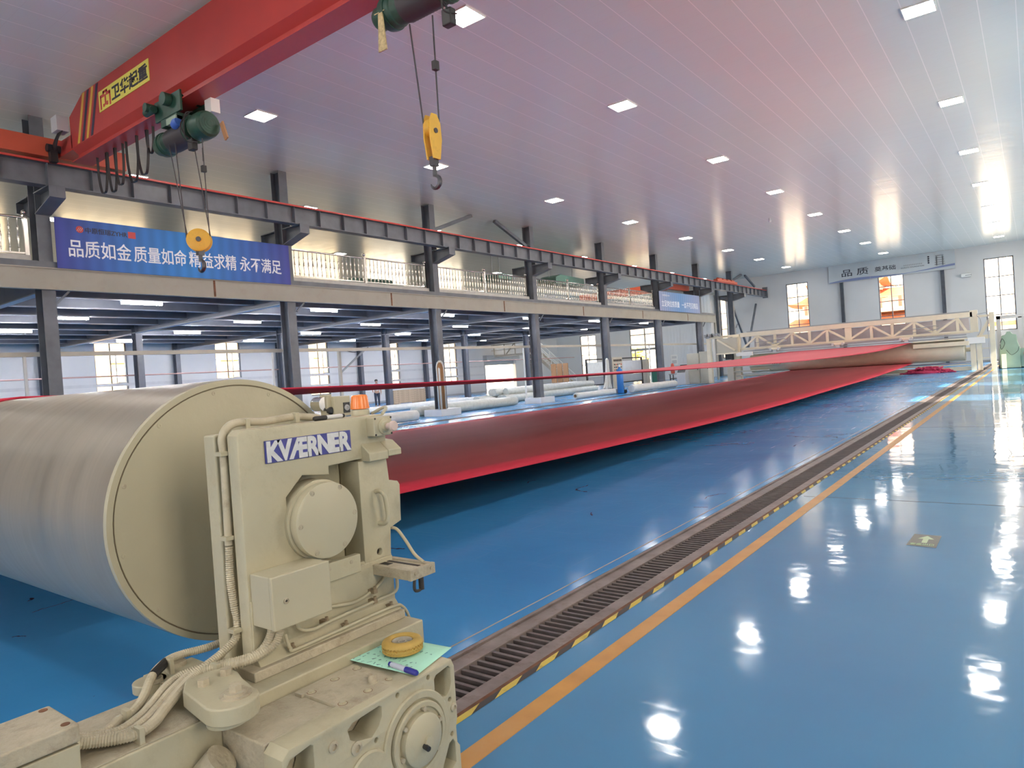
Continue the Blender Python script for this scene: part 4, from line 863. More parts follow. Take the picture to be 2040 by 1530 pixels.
# control cabinets beside it
def cabinet(x0, x1, y0, y1, z1, label, m):
    r = thing('control_cabinet', label, 'cabinet', ((x0+x1)/2, (y0+y1)/2, 0))
    MB().box(x0, x1, y0, y1, 0, z1).build('cabinet_body', m, r, bevel=.01)
    d = MB().box(x0+.04, x1-.04, y0-.02, y0, .1, z1-.05).build('cabinet_door', m, r, bevel=.004)
    MB().box(x1-.14, x1-.10, y0-.05, y0-.02, z1*.45, z1*.45+.16).build('handle', M['black'], d)
    return r
cg = mat('cabinet_cream', (.52, .49, .40), .5, var=.05)
cabinet(-18.55, -17.7, 43.9, 44.6, 2.02, 'cream control cabinet at the left end of the finishing machine', cg)
cabinet(-17.68, -17.02, 43.9, 44.6, 2.1, 'taller cream control cabinet next to the machine post', cg)
r = thing('control_desk', 'low grey cream control desk in front of the cabinets', 'desk', (-18.6, 43.2, 0))
MB().prism([(42.9, 0), (43.5, 0), (43.5, 1.05), (43.25, 1.1), (42.95, .8), (42.9, .5)], 'x', -18.9, -18.3).build('desk_body', M['grey_l'], r, bevel=.02)
MB().prism([(42.97, .84), (43.22, 1.09), (43.2, 1.11), (42.95, .86)], 'x', -18.85, -18.35).build('button_panel', M['black'], r)
# magenta scraps heap
random.seed(3); b = MB()
for k in range(150):
    a = random.uniform(0, 2*PI); q = random.random()**.6; cx = -4.6+1.05*q*math.cos(a); cy = 43.0-.1+.42*q*math.sin(a)-.35; h = .30*(1-q*q)
    pts = [(cx+random.uniform(-.14, .14)*t, cy+random.uniform(-.14, .14)*t, max(.03, h*random.uniform(.5, 1.0)+random.uniform(-.05, .06))) for t in (0, 1, 2, 2.6)]
    b.tube(smooth_path(pts, 3), random.uniform(.022, .05), 6)
b.sphere((-4.6, 42.55, .02), .75, 14, .22)
hp = b.build('felt_scraps', M['magenta'], smooth=60); tag(reorigin(hp, (-4.6, 42.5, 0)), 'crumpled heap of magenta felt scraps on the floor by the far machine', 'scraps', None, 'stuff')
# machine and enclosure at the right edge
r = thing('press_machine', 'pale green hydraulic machine with hoses at the right edge of the picture', 'machine', (-1.0, 44.2, 0))
MB().prism([(-1.50, .02), (-.62, .02), (-.62, 1.0), (-.72, 1.35), (-.75, 1.72), (-.92, 1.78), (-1.0, 1.9), (-1.15, 1.9), (-1.22, 1.75), (-1.38, 1.70), (-1.42, 1.35), (-1.5, 1.0)], 'y', 43.95, 44.6).build('machine_body', M['green_pale'], r, bevel=.03)
b = MB().tube(smooth_path([(-1.45, 43.9, 1.35), (-1.35, 43.85, 1.55), (-1.25, 43.85, 1.3), (-1.4, 43.85, 1.0), (-1.45, 43.9, 1.25)], 6), .012, 6).tube(smooth_path([(-1.2, 43.9, .95), (-1.0, 43.85, .7), (-.75, 43.85, .85), (-.66, 43.9, 1.1)], 6), .012, 6); b.build('hose', M['dark'], r)
MB().box(-1.42, -1.22, 43.7, 43.95, .02, .75).build('side_column', M['cream_far'], r)
MB().box(-.62, .5, 44.0, 44.6, .05, 1.0).build('base_box', M['green_pale'], r, bevel=.02)
MB().cyl((-.4, 43.95, .75), (-.4, 44.0, .75), .09).build('stop_button', M['roof_r'], r)
MB().lathe([(.02, -.04), (.26, -.03), (.26, .03), (.02, .04)], (-.25, 43.9, .55), (0, 1, .1), 20).build('hand_wheel', M['grey'], r)
r = thing('glazed_enclosure', 'grey framed glazed enclosure behind the green machine', 'enclosure', (-.4, 45.2, 0))
b = MB().box(-1.60, -1.42, 45.0, 45.15, 0, 2.75).box(-1.6, 3.2, 45.0, 45.15, 2.60, 2.78).box(-.66, -.5, 45.0, 45.15, 0, 2.65).box(3.05, 3.2, 45.0, 45.15, 0, 2.7).box(-1.6, 3.2, 45.0, 45.15, 0, .12); b.build('frame', M['grey_l'], r)
MB().box(-.5, 3.05, 45.06, 45.075, .12, 2.6).build('pane', M['glass'], r)
MB().box(-1.42, -.66, 45.06, 45.075, .12, 2.6).build('pane', M['glass'], r)

# ------------------------------------------------------------------ tension roller in the foreground
RX0 = -2.53
ro = thing('tension_roller', 'large brushed steel roller with a cream end disc in the foreground', 'roller', (-9, RC[0], RC[1]))
MB().lathe([(RR-.012, 0), (RR, .006), (RR, 13.6), (RR-.01, 13.61)], (RX0-.012, RC[0], RC[1]), (-1, 0, 0), 96).build('roller_shell', M['roll'], ro, smooth=30)
cp = MB().lathe([(.02, -.002), (.478, -.002), (.479, 0), (.483, 0), (.484, -.004), (.5045, -.004), (.5055, .004), (.5055, .022), (.49, .024)], (RX0, RC[0], RC[1]), (-1, 0, 0), 96).build('end_disc', M['cream_clean'], ro, smooth=25)
MB().lathe([(.4795, .0005), (.4795, -.0026), (.4822, -.0026), (.4822, .0005)], (RX0, RC[0], RC[1]), (-1, 0, 0), 96).build('disc_groove', mat('groove_grime', (.13, .10, .06), .7), cp)
for k in range(12):
    a = 2*PI*(k+.35)/12; y = RC[0]+.462*math.cos(a); z = RC[1]+.462*math.sin(a); b = MB()
    b.lathe([(.0085, 0), (.0078, .0010), (.0036, .0012), (.003, .0004)], (RX0+.002, y, z), (1, 0, 0), 14); b.build('disc_screw', M['cream_top'] if k % 2 else M['cream'], cp)
MB().cyl((RX0+.30, RC[0], RC[1]), (RX0-.02, RC[0], RC[1]), .09, n=28).build('journal', M['cream'], ro, smooth=30)

# ------------------------------------------------------------------ bearing stand
st = thing('bearing_stand', 'cream bearing stand with a blue and silver name plate holding the steel roller', 'bearing stand', (-2.1, 1.5, .55))
fo = [(1.197, .575), (1.797, .555), (1.803, .79), (1.54, .80), (1.54, .832), (1.465, .846), (1.360, .930), (1.360, 1.085), (1.428, 1.148), (1.54, 1.132), (1.54, 1.163), (1.665, 1.168), (1.80, 1.163), (1.815, 1.20), (1.815, 1.315), (1.80, 1.325), (1.215, 1.325), (1.197, 1.307)]
plate('stand_body', fo, [], -2.0, .06, M['cream'], st, bevel=.006)
mid = [(1.232, .56)]+fo[1:-2]+[(1.232, 1.318)]
plate('stand_web', mid, [], -2.06, .055, M['cream'], st, bevel=.001)
MB().box(-2.18, -2.113, 1.185, 1.815, .56, 1.312).build('stand_back', M['cream'], st, bevel=.008)
# round bearing cover with ring behind
cv = MB().lathe([(.118, 0), (.128, .004), (.129, .012), (.129, .030), (.126, .032), (.126, .040), (.136, .042), (.137, .05), (.137, .11), (.11, .15)], (-1.945, 1.481, .989), (-1, 0, 0), 64).build('bearing_cover', M['cream_clean'], st, smooth=28)
for (y, z) in ((1.422, 1.090), (1.538, 1.092), (1.594, .994), (1.541, .893), (1.425, .890), (1.368, .988)):
    b = MB().lathe([(.0095, -.004), (.0095, .0012), (.006, .0018), (.0052, -.002)], (-1.9455, y, z), (1, 0, 0), 14); b.cyl((-1.9445, y, z), (-1.9435, y, z), .0046, n=6); b.build('cover_bolt', M['cream_top'], cv)
# swing gate on the right
gt = [(1.668, .780), (1.798, .785), (1.806, .888), (1.862, .905), (1.868, 1.045), (1.858, 1.060), (1.815, 1.070), (1.808, 1.160), (1.668, 1.160)]
ga = plate('swing_gate', gt, [circ(1.742, .811, .0125, 16)], -1.997, .11, M['cream'], st, bevel=.005)
MB().box(-2.022, -2.016, 1.725, 1.76, .795, .828).build('hole_shade', M['dark'], ga)  # dark sheet put inside the hole to paint its shade
b = MB(); b.tube(smooth_path([(-1.998, 1.742, 1.038), (-1.972, 1.742, 1.040), (-1.957, 1.748, 1.022), (-1.957, 1.755, .98), (-1.957, 1.757, .94), (-1.970, 1.752, .918), (-1.998, 1.748, .918)], 6), .0085, 10)
b.build('pull_handle', M['cream'], ga, smooth=60)
b = MB(); b.prism([(-2.07, 1.232), (-2.0, 1.222), (-1.956, 1.188), (-1.956, 1.158), (-2.07, 1.158)], 'y', 1.690, 1.783); b.prism([(-2.07, 1.230), (-2.0, 1.222), (-1.956, 1.190), (-1.956, 1.166), (-2.07, 1.166)], 'y', 1.783, 1.850)
b.build('gate_hood', M['cream'], st, bevel=.004)
# name plate
np_ = MB().box(-1.9995, -1.994, 1.289, 1.640, 1.207, 1.281).build('name_plate', M['logo_blue'], st, bevel=.0015)
text('plate_lettering', 'KVÆRNER', M['logo_silver'], np_, (-1.9945, 1.294, 1.209), (0, 1, 0), (0, 0, 1), .070, .345, bold=.05, ext=.0018, spacing=.90)
# lower block steps
MB().prism([(-1.995, .785), (-1.995, .62), (-1.965, .585), (-1.965, .562), (-2.05, .562), (-2.05, .785)], 'y', 1.20, 1.800).build('lower_block', M['cream'], st, bevel=.003)
MB().box(-2.19, -1.945, 1.165, 1.800, .552, .584).build('base_flange', M['cream_top'], st, bevel=.004)
MB().box(-2.0, -1.972, 1.455, 1.628, .770, .835).build('cover_clamp', M['cream'], st, bevel=.003)
b = MB()
for y in (1.49, 1.585): b.cyl((-1.973, y, .815), (-1.9705, y, .815), .007, n=12)
b.build('clamp_screw', M['cream_top'], st)
# small steel box with a lock
jb = MB().box(-2.0, -1.897, 1.205, 1.420, .708, .872).build('switch_box', M['cream_clean'], st, bevel=.004)
do = MB().box(-1.898, -1.880, 1.2035, 1.4215, .7065, .8735).build('box_door', M['cream_clean'], jb, bevel=.005)
b = MB().lathe([(.0095, 0), (.0095, .003), (.0072, .0045), (.0068, .002), (.004, .002)], (-1.880, 1.250, .791), (1, 0, 0), 20); b.build('door_lock', M['cream_top'], do, smooth=30)
MB().cyl((-1.8782, 1.250, .791), (-1.8770, 1.250, .791), .0035, n=8).build('lock_core', M['dark'], do)
# emergency stop box, beacon, sensor
eb = MB().box(-2.03, -1.957, 1.722, 1.812, 1.246, 1.318).build('button_box', M['cream_clean'], st, bevel=.005)
b = MB().lathe([(.030, 0), (.030, .006), (.020, .008), (.020, .022)], (-1.957, 1.770, 1.281), (1, 0, 0), 24); b.build('button_collar', M['cream_clean'], eb, smooth=30)
MB().lathe([(.012, 0), (.012, .02), (.019, .024), (.020, .032), (.016, .038)], (-1.936, 1.770, 1.281), (1, 0, 0), 24).build('push_button', mat('faded_pink', (.56, .44, .40), .4), eb, smooth=30)
b = MB()
for y, z in ((1.728, 1.252), (1.806, 1.252), (1.728, 1.312), (1.806, 1.312)): b.cyl((-1.957, y, z), (-1.9555, y, z), .004, n=10)
b.build('box_screw', M['dark'], eb)
be = MB().lathe([(.0345, 0), (.036, .004), (.036, .028), (.033, .034)], (-2.12, 1.80, 1.312), (0, 0, 1), 28).build('beacon_base', M['cream_clean'], st, smooth=30)
MB().lathe([(.0365, .036), (.0365, .042), (.032, .083), (.028, .090), (.01, .092)], (-2.12, 1.80, 1.312), (0, 0, 1), 28).build('beacon_lens', M['orange'], be, smooth=35)
MB().tube(smooth_path([(-2.10, 1.84, 1.325), (-2.06, 1.86, 1.345), (-2.02, 1.845, 1.345), (-1.995, 1.80, 1.325)], 6), .006, 8).build('beacon_cable', M['cream'], be)
se = MB().box(-2.44, -2.35, 1.86, 1.945, 1.315, 1.400).box(-2.42, -2.37, 1.84, 1.865, 1.31, 1.41).box(-2.40, -2.16, 1.82, 1.85, 1.285, 1.315).build('sensor_box', M['cream_clean'], st, bevel=.003)
MB().box(-2.3505, -2.3465, 1.905, 1.938, 1.328, 1.372).build('sensor_window', M['black'], se)
b = MB().lathe([(.013, 0), (.013, .003), (.006, .004), (.006, .001)], (-2.347, 1.921, 1.350), (1, 0, 0), 16); b.build('sensor_ring', M['grey'], se)
b = MB().cyl((-2.44, 1.835, 1.372), (-2.38, 1.835, 1.372), .030, n=24).cyl((-2.46, 1.85, 1.372), (-2.44, 1.85, 1.372), .026, n=20); b.build('steel_drum', M['chrome'], se, smooth=30)
MB().lathe([(.013, 0), (.016, .004), (.016, .016), (.010, .02)], (-2.38, 1.852, 1.342), (1, 0, 0), 16).build('adjusting_knob', M['black'], se)
# tray arm with hook
ta = MB().box(-2.05, -1.812, 1.70, 1.722, .735, .772).box(-2.05, -1.812, 1.801, 1.823, .735, .772).box(-2.05, -1.80, 1.722, 1.801, .735, .767).box(-1.812, -1.795, 1.699, 1.824, .734, .773).build('tray_arm', M['cream_top'], st, bevel=.002)
MB().box(-2.0, -1.83, 1.770, 1.784, .760, .7685).box(-2.02, -1.95, 1.725, 1.76, .760, .7682).build('tray_grime', M['dark'], ta)
b = MB()
for y in (1.722, 1.802): b.cyl((-1.795, y, .757), (-1.791, y, .757), .006, n=10)
b.build('tray_screw', M['cream_top'], ta)
b = MB().tube(smooth_path([(-1.805, 1.725, .735), (-1.805, 1.722, .700), (-1.805, 1.735, .690), (-1.805, 1.752, .692), (-1.805, 1.758, .705), (-1.805, 1.757, .735)], 5), .0055, 8); b.cyl((-1.805, 1.757, .69), (-1.805, 1.757, .74), .010, n=12); b.build('rope_hook', M['dark'], ta)
MB().tube(smooth_path([(-2.02, 1.812, .885), (-1.985, 1.822, .880), (-1.94, 1.822, .84), (-1.89, 1.815, .795), (-1.84, 1.812, .770)], 6), .0062, 8).build('gate_cable', M['cream'], st)
# small pipes along the lower block
def pipe(nm, pts, r, m=None): return MB().tube(smooth_path(pts, 7), r, 8).build(nm, m or M['cream'], st, smooth=60)
pipe('lube_pipe', [(-1.975, 1.338, .70), (-1.968, 1.340, .672), (-1.962, 1.358, .650), (-1.962, 1.402, .638), (-1.965, 1.46, .641), (-1.968, 1.675, .648), (-1.972, 1.778, .651), (-1.985, 1.806, .684), (-2.0, 1.81, .73)], .0062)
pipe('lube_pipe', [(-1.968, 1.296, .655), (-1.960, 1.296, .632), (-1.955, 1.303, .611), (-1.955, 1.325, .600), (-1.957, 1.53, .603), (-1.962, 1.75, .605), (-1.97, 1.812, .585), (-1.975, 1.847, .525), (-1.975, 1.853, .44), (-1.975, 1.853, .36)], .0058)
pipe('lube_pipe', [(-1.99, 1.42, .690), (-1.985, 1.484, .683), (-1.985, 1.595, .666), (-1.985, 1.681, .681), (-1.987, 1.747, .712), (-1.99, 1.77, .74)], .0066)
for (y, z) in ((1.678, .686), (1.675, .650), (1.75, .608), (1.457, .645), (1.537, .606), (1.318, .604)):
    b = MB().box(-1.995, -1.962, y-.009, y+.009, z-.010, z+.004); b.cyl((-1.965, y, z+.004), (-1.965, y, z+.016), .0062, n=6); b.build('pipe_clip', mat('clip_brown', (.25, .19, .12), .6) if 'clip_brown' not in bpy.data.materials else bpy.data.materials['clip_brown'], st)
MB().box(-1.986, -1.966, 1.846, 1.862, .47, .482).build('pipe_clip', M['cream'], st)
# cable conduit in the side channel and along the top
def corr(nm, pts, r, parent, rings=True, m=None):
    sp_ = smooth_path(pts, 10); L_ = [0]
    for p, q in zip(sp_[:-1], sp_[1:]): L_.append(L_[-1]+(q-p).length)
    out = []; rs = []; step = .0034 if rings else .01; t = 0; k = 0; i = 0
    while t < L_[-1]:
        while L_[i+1] < t: i += 1
        f_ = (t-L_[i])/max(L_[i+1]-L_[i], 1e-6); out.append(sp_[i].lerp(sp_[i+1], f_)); rs.append(r*(1.0 if (k % 2 == 0 or not rings) else .84)); t += step; k += 1
    return MB().tube(out, rs, 10).build(nm, m or M['cream_top'], parent, smooth=50 if not rings else 20)
CND = mat('conduit_cream', (.455, .41, .305), .5, var=.1, vscale=20, dirt=(.16, .12, .07), dirt_amt=.5, dirt_scale=16)
corr('side_conduit', [(-2.12, 1.60, 1.330), (-2.11, 1.56, 1.337), (-2.10, 1.473, 1.345), (-2.095, 1.36, 1.340), (-2.09, 1.271, 1.346), (-2.087, 1.222, 1.336), (-2.087, 1.198, 1.300), (-2.087, 1.200, 1.25), (-2.087, 1.198, 1.10), (-2.087, 1.195, .95)], .0135, st, False, CND)
corr('side_conduit', [(-2.087, 1.195, .955), (-2.085, 1.190, .85), (-2.082, 1.195, .76), (-2.08, 1.200, .718), (-2.075, 1.188, .664), (-2.07, 1.134, .634), (-2.065, 1.06, .612), (-2.07, .99, .592)], .0135, st, True, CND)
for p in ((-2.085, 1.187, 1.252), (-2.085, 1.183, .983), (-2.075, 1.180, .690)): MB().box(p[0]-.012, p[0]+.024, p[1]-.012, p[1]+.018, p[2]-.007, p[2]+.007).build('conduit_clip', M['cream_clean'], st, bevel=.002)
for y, z in ((1.285, 1.338), (1.478, 1.342)): MB().box(-2.115, -2.075, y-.006, y+.010, z-.018, z+.018).build('conduit_clip', M['cream_clean'], st, bevel=.002)

# ------------------------------------------------------------------ carriage beam under it
cb = thing('carriage_beam', 'cream carriage beam running along the rack track under the bearing stand', 'beam', (-2.02, .9, .06))
MB().box(-2.18, -1.868, -1.6, 1.815, .10, .552).build('beam_body', M['cream'], cb, bevel=.006)
MB().box(-2.178, -1.872, -1.6, .945, .552, .556).build('wear_plate', M['cream_top'], cb, bevel=.001)
b = MB()
for y in (-.9, .5, 1.78): b.cyl((-2.34, y, .075), (-2.18, y, .075), .087, n=24).cyl((-2.36, y, .075), (-2.34, y, .075), .10, n=24)
b.build('travel_wheel', M['dark'], cb)
lug = [(-1.777+.072*math.cos(a), .99+.072*math.sin(a)) for a in [PI*(-.5+k/10*1.02) for k in range(11)]]
lug += [(-1.86, 1.078), (-1.92, 1.098)]+[(-1.955+.055*math.cos(a), 1.045+.055*math.sin(a)) for a in [PI*(.5+k/6*.5) for k in range(7)]]+[(-2.01, .985), (-1.945, .944)]
lg = MB().prism(lug, 'z', .572, .622).build('pivot_lug', M['cream'], cb, bevel=.006)
MB().cyl((-1.80, .99, .552), (-1.80, .99, .572), .055, n=28).build('lug_spacer', M['cream'], lg)
b = MB().cyl((-1.779, 1.006, .622), (-1.779, 1.006, .626), .042, n=28).cyl((-1.779, 1.006, .626), (-1.779, 1.006, .634), .031, n=28).cyl((-1.779, 1.006, .634), (-1.779, 1.006, .652), .0185, n=6); b.build('pivot_bolt', M['cream_top'], lg)
for x, y in ((-1.922, .993), (-1.932, 1.067)): MB().cyl((x, y, .622), (x, y, .641), .0175, n=6).build('lug_bolt', M['cream_top'], lg)
MB().box(-2.29, -2.17, .99, 1.15, .545, .575).cyl((-2.23, .985, .545), (-2.23, .985, .575), .05, n=24).build('rear_lug', M['cream'], cb, bevel=.004)
MB().cyl((-2.20, .985, .575), (-2.20, .985, .588), .024, n=20).cyl((-2.26, 1.09, .575), (-2.26, 1.09, .588), .024, n=20).build('rear_bolt', M['cream_top'], cb)
# junction box and conduits on top of the beam
jx = MB().box(-2.045, -1.862, .33, .652, .556, .632).build('junction_box', M['cream'], cb, bevel=.004)
MB().box(-2.047, -1.860, .328, .654, .636, .681).build('box_lid', M['cream_top'], jx, bevel=.006)
b = MB()
for x, y in ((-1.885, .632), (-2.022, .632)): b.cyl((x, y, .681), (x, y, .6825), .010, n=16)
b.build('lid_screw', M['rust'], jx)
MB().cyl((-1.955, .652, .598), (-1.955, .678, .598), .021, n=20).cyl((-1.995, .652, .600), (-1.995, .672, .600), .017, n=20).build('cable_gland', M['cream_clean'], jx)
corr('flexible_conduit', [(-1.955, .672, .596), (-1.935, .72, .585), (-1.902, .79, .578), (-1.925, .85, .577), (-1.965, .895, .580), (-2.015, .965, .592), (-2.055, 1.04, .604), (-2.035, 1.085, .612), (-1.985, 1.14, .616), (-1.965, 1.195, .625), (-1.955, 1.245, .645), (-1.95, 1.268, .69), (-1.95, 1.27, .72)], .0155, cb, True, CND)
corr('flexible_conduit', [(-1.975, .668, .60), (-1.955, .72, .585), (-1.93, .78, .578), (-1.955, .84, .578), (-1.995, .895, .582), (-2.045, .965, .594), (-2.075, 1.04, .606), (-2.04, 1.10, .614), (-1.99, 1.16, .622), (-1.97, 1.21, .635), (-1.96, 1.24, .68), (-1.96, 1.24, .72)], .0135, cb, True, CND)
corr('flexible_conduit', [(-1.995, .668, .602), (-1.98, .72, .583), (-1.965, .78, .577), (-1.99, .84, .578), (-2.03, .895, .582), (-2.08, .96, .594), (-2.10, 1.02, .602), (-2.08, 1.10, .610), (-2.07, 1.14, .634)], .0135, cb, True, CND)
corr('flexible_conduit', [(-2.015, .652, .600), (-2.01, .71, .580), (-2.005, .765, .574), (-2.04, .81, .573), (-2.045, .84, .573), (-2.095, .90, .580), (-2.19, .975, .600), (-2.24, 1.04, .608), (-2.26, 1.10, .606), (-2.25, 1.2, .60), (-2.26, 1.35, .60)], .0135, cb, True, CND)
for x, y, z in ((-1.905, .80, .575), (-2.045, .83, .575), (-2.03, 1.085, .61), (-2.235, 1.045, .60)): MB().box(x-.006, x+.028, y-.007, y+.007, .553, z+.022).build('conduit_clamp', M['cream_clean'], cb, bevel=.002)
MB().tube(smooth_path([(-2.192, .977, .6), (-2.215, 1.01, .605), (-2.24, 1.04, .608)], 6), .0148, 10).build('tape_wrap', M['black'], cb)
b = MB().cyl((-1.845, .93, .40), (-1.80, .965, .46), .045, n=24).cyl((-1.83, .88, .40), (-1.82, .93, .42), .018, n=16); b.build('drain_cylinder', M['cream_top'], cb, smooth=30)

# ------------------------------------------------------------------ gearbox bolted in front of the beam
gb = thing('gearbox', 'cream cast gearbox with round covers and mint paper lying on top', 'gearbox', (-1.7, 1.33, .02))
MB().box(-1.866, -1.66, 1.005, 1.645, .04, .515).build('gearbox_body', M['cream_top'], gb, bevel=.006)
fo = [(.998, .02), (1.654, .02), (1.654, .235), (1.643, .25), (1.642, .30), (1.650, .33), (1.651, .50), (1.640, .524), (1.60, .526), (1.02, .520), (.998, .50)]
def pocket(pts): return pts
holes = [[(1.012, .40), (1.075, .40), (1.092, .44), (1.092, .497), (1.085, .502), (1.022, .492), (1.012, .48)],
         [(1.208, .485), (1.215, .455), (1.232, .443), (1.275, .432), (1.29, .428), (1.318, .448), (1.332, .47), (1.334, .497), (1.325, .503), (1.225, .497)],
         [(1.556, .44), (1.575, .425), (1.605, .418), (1.622, .432), (1.630, .452), (1.632, .498), (1.622, .508), (1.565, .500), (1.556, .49)],
         [(1.572, .205), (1.605, .262), (1.622, .268), (1.630, .255), (1.630, .19), (1.60, .17), (1.56, .17)]]
holes += [circ(y, z, .007, 12) for y, z in ((1.398, .505), (1.306, .412), (1.530, .507), (1.620, .40), (1.620, .287), (1.306, .30))]
plate('front_casting', fo, holes, -1.57, .085, M['cream'], gb, bevel=.004)
MB().lathe([(.140, 0), (.140, .006), (.136, .010), (.118, .010), (.114, .006), (.112, .002)], (-1.571, 1.465, .347), (1, 0, 0), 56).build('casting_ring', M['cream'], gb, smooth=30)
bs = MB().lathe([(.110, 0), (.110, .016), (.106, .020), (.094, .020), (.092, .012), (.080, .010), (.078, .030), (.073, .034), (.02, .044), (.004, .045)], (-1.571, 1.465, .347), (1, 0, 0), 56).build('round_cover', M['cream'], gb, smooth=30)
for k in range(6):
    a = 2*PI*(k+.3)/6; y = 1.465+.087*math.cos(a); z = .347+.087*math.sin(a)
    MB().cyl((-1.562, y, z), (-1.545, y, z), .0078, n=6).build('cover_bolt', M['cream_top'], bs)
MB().cyl((-1.530, 1.468, .345), (-1.518, 1.468, .345), .017, n=24).build('sight_plug', M['cream_clean'], bs)
MB().cyl((-1.53, 1.452, .338), (-1.505, 1.448, .336), .008, n=14).build('plug_handle', M['black'], bs)
MB().lathe([(.076, 0), (.076, .006), (.070, .010), (.01, .011)], (-1.571, 1.268, .322), (1, 0, 0), 44).build('blind_cover', M['cream'], gb, smooth=30)
for y, z, r in ((1.154, .465, .016), (1.231, .425, .019), (1.632, .37, .013)): MB().lathe([(r, 0), (r, .006), (r*.55, .008), (r*.5, .002)], (-1.571, y, z), (1, 0, 0), 20).build('threaded_boss', M['cream_top'], gb, smooth=30)
tp = MB().box(-1.835, -1.60, 1.235, 1.455, .515, .524).box(-1.835, -1.80, 1.225, 1.25, .515, .526).build('inspection_plate', M['cream_top'], gb, bevel=.0015)
for x, y in ((-1.79, 1.254), (-1.80, 1.349), (-1.80, 1.438), (-1.645, 1.254), (-1.642, 1.347), (-1.644, 1.436)):
    MB().cyl((x, y, .524), (x, y, .529), .0085, n=6).cyl((x, y, .5235), (x, y, .5245), .0125, n=16).build('plate_bolt', M['cream'], tp)
for x, y in ((-1.79, 1.254), (-1.80, 1.349), (-1.80, 1.438), (-1.645, 1.254), (-1.642, 1.347), (-1.644, 1.436)): MB().cyl((x, y, .5238), (x, y, .5243), .0142, n=16).build('bolt_shadow_ring', M['rust'], tp)  # flat dark rings painted as the shadow round each bolt
b = MB().cyl((-1.675, 1.395, .524), (-1.675, 1.395, .527), .017, n=20)
b.lathe([(.0135, .003)]+[(.0138, .02), (.0125, .024), (.006, .024), (.005, .019)], (-1.675, 1.395, .524), (0, 0, 1), 16); b.build('breather_plug', M['cream_top'], tp, smooth=25)
# loose items on top
pp = MB(); N_ = 8
c0, c1, c2, c3 = Vector((-1.885, 1.465, .5285)), Vector((-1.91, 1.674, .5285)), Vector((-1.628, 1.706, .5285)), Vector((-1.578, 1.485, .5285))
vs = []; fs = []
for i in range(N_+1):
    for j in range(N_+1):
        u, v = i/N_, j/N_; p = (c0*(1-u)+c3*u)*(1-v)+(c1*(1-u)+c2*u)*v; vs.append((p.x, p.y, p.z+.004*max(0, v-.75)*math.sin(u*3)))
for i in range(N_):
    for j in range(N_): a = i*(N_+1)+j; fs.append((a, a+N_+1, a+N_+2, a+1))
pr = MB().add(vs, fs).build('paper_sheet', M['paper'], smooth=60); sm = pr.modifiers.new('thickness', 'SOLIDIFY'); sm.thickness = .0006; sm.offset = -1
tag(reorigin(pr, (-1.75, 1.58, .5285)), 'mint green sheet of paper with handwritten sums on the cream gearbox', 'paper')
random.seed(11); b = MB()
ex = (c3-c0).normalized(); ey = (c1-c0).normalized()
for row in range(7):
    for k in range(11 if row in (0, 1, 2, 5) else 8):
        o_ = c0+ex*(.022+.023*k+random.uniform(-.004, .004))+ey*(.014+.027*row+random.uniform(-.003, .003)); o_.z = .5294
        if random.random() < .18: continue
        pts = [o_+ex*random.uniform(-.006, .006)+ey*random.uniform(-.008, .008) for _ in range(4)]
        b.tube(smooth_path(pts, 3), .00042, 4)
b.build('handwriting', M['ink'], pr)
ty = thing('rubber_wheel', 'small yellow rubber wheel lying on the mint paper', 'wheel', (-1.755, 1.60, .5295))
prof = [(.036, .004), (.058, .002), (.066, .007), (.069, .014), (.069, .034), (.066, .041), (.058, .045), (.046, .046), (.037, .042), (.036, .036)]
TN = 72; vs = []; fs = []
tp_ = [(.037, .005), (.056, .002), (.065, .006), (.0690, .010), (.0650, .0125), (.0650, .0165), (.0695, .018), (.0695, .023), (.0650, .0245), (.0650, .0285), (.0695, .030), (.0685, .034), (.065, .041), (.056, .0455), (.044, .046), (.037, .041)]
for i in range(TN):
    a = 2*PI*i/TN; wob = (.0022 if i % 2 else -.0016)
    for k, (r, z) in enumerate(tp_): vs.append((-1.755+r*math.cos(a), 1.60+r*math.sin(a), .5295+z+(wob if 3 < k < 12 else 0)))
K = len(tp_)
for i in range(TN):
    for k in range(K): fs.append((i*K+k, ((i+1) % TN)*K+k, ((i+1) % TN)*K+(k+1) % K, i*K+(k+1) % K))
MB().add(vs, fs).build('tyre', M['tyre'], ty, smooth=40)
MB().lathe([(.0375, .008), (.0375, .036), (.034, .039), (.031, .036), (.028, .026), (.016, .026), (.014, .036), (.010, .036), (.009, .012)], (-1.755, 1.60, .5295), (0, 0, 1), 36).build('hub', mat('hub_grey', (.33, .31, .27), .6, var=.2, vscale=30), ty, smooth=30)
MB().cyl((-1.755, 1.60, .5375), (-1.755, 1.60, .5565), .0088, n=16).build('axle_hole_shade', M['black'], ty)  # black plug painted as the shade in the hub opening
def marker(label, p, q, r, mc, mbody):
    p, q = Vector(p), Vector(q); d = (q-p).normalized(); L_ = (q-p).length
    t = thing('marker_pen', label, 'pen', p)
    MB().lathe([(r*.7, 0), (r*.85, .002), (r*.85, L_*.1), (r, L_*.11), (r, L_*.62)], p, d, 20).build('barrel', mbody, t, smooth=30)
    MB().lathe([(r*1.1, L_*.60), (r*1.12, L_*.62), (r*1.08, L_*.96), (r*.8, L_)], p, d, 20).build('cap', mc, t, smooth=30)
    MB().lathe([(r*.86, -.001), (r*.87, L_*.06)], p, d, 20).build('end_plug', mc, t, smooth=30); return t
marker('blue marker pen lying on the mint paper below the yellow wheel', (-1.702, 1.492, .5385), (-1.570, 1.483, .5385), .0085, M['pen_blue'], M['pen_grey'])
marker('black and silver marker pen lying on top of the bearing stand', (-2.035, 1.648, 1.3335), (-2.03, 1.512, 1.3335), .0078, M['black'], M['grey_l'])

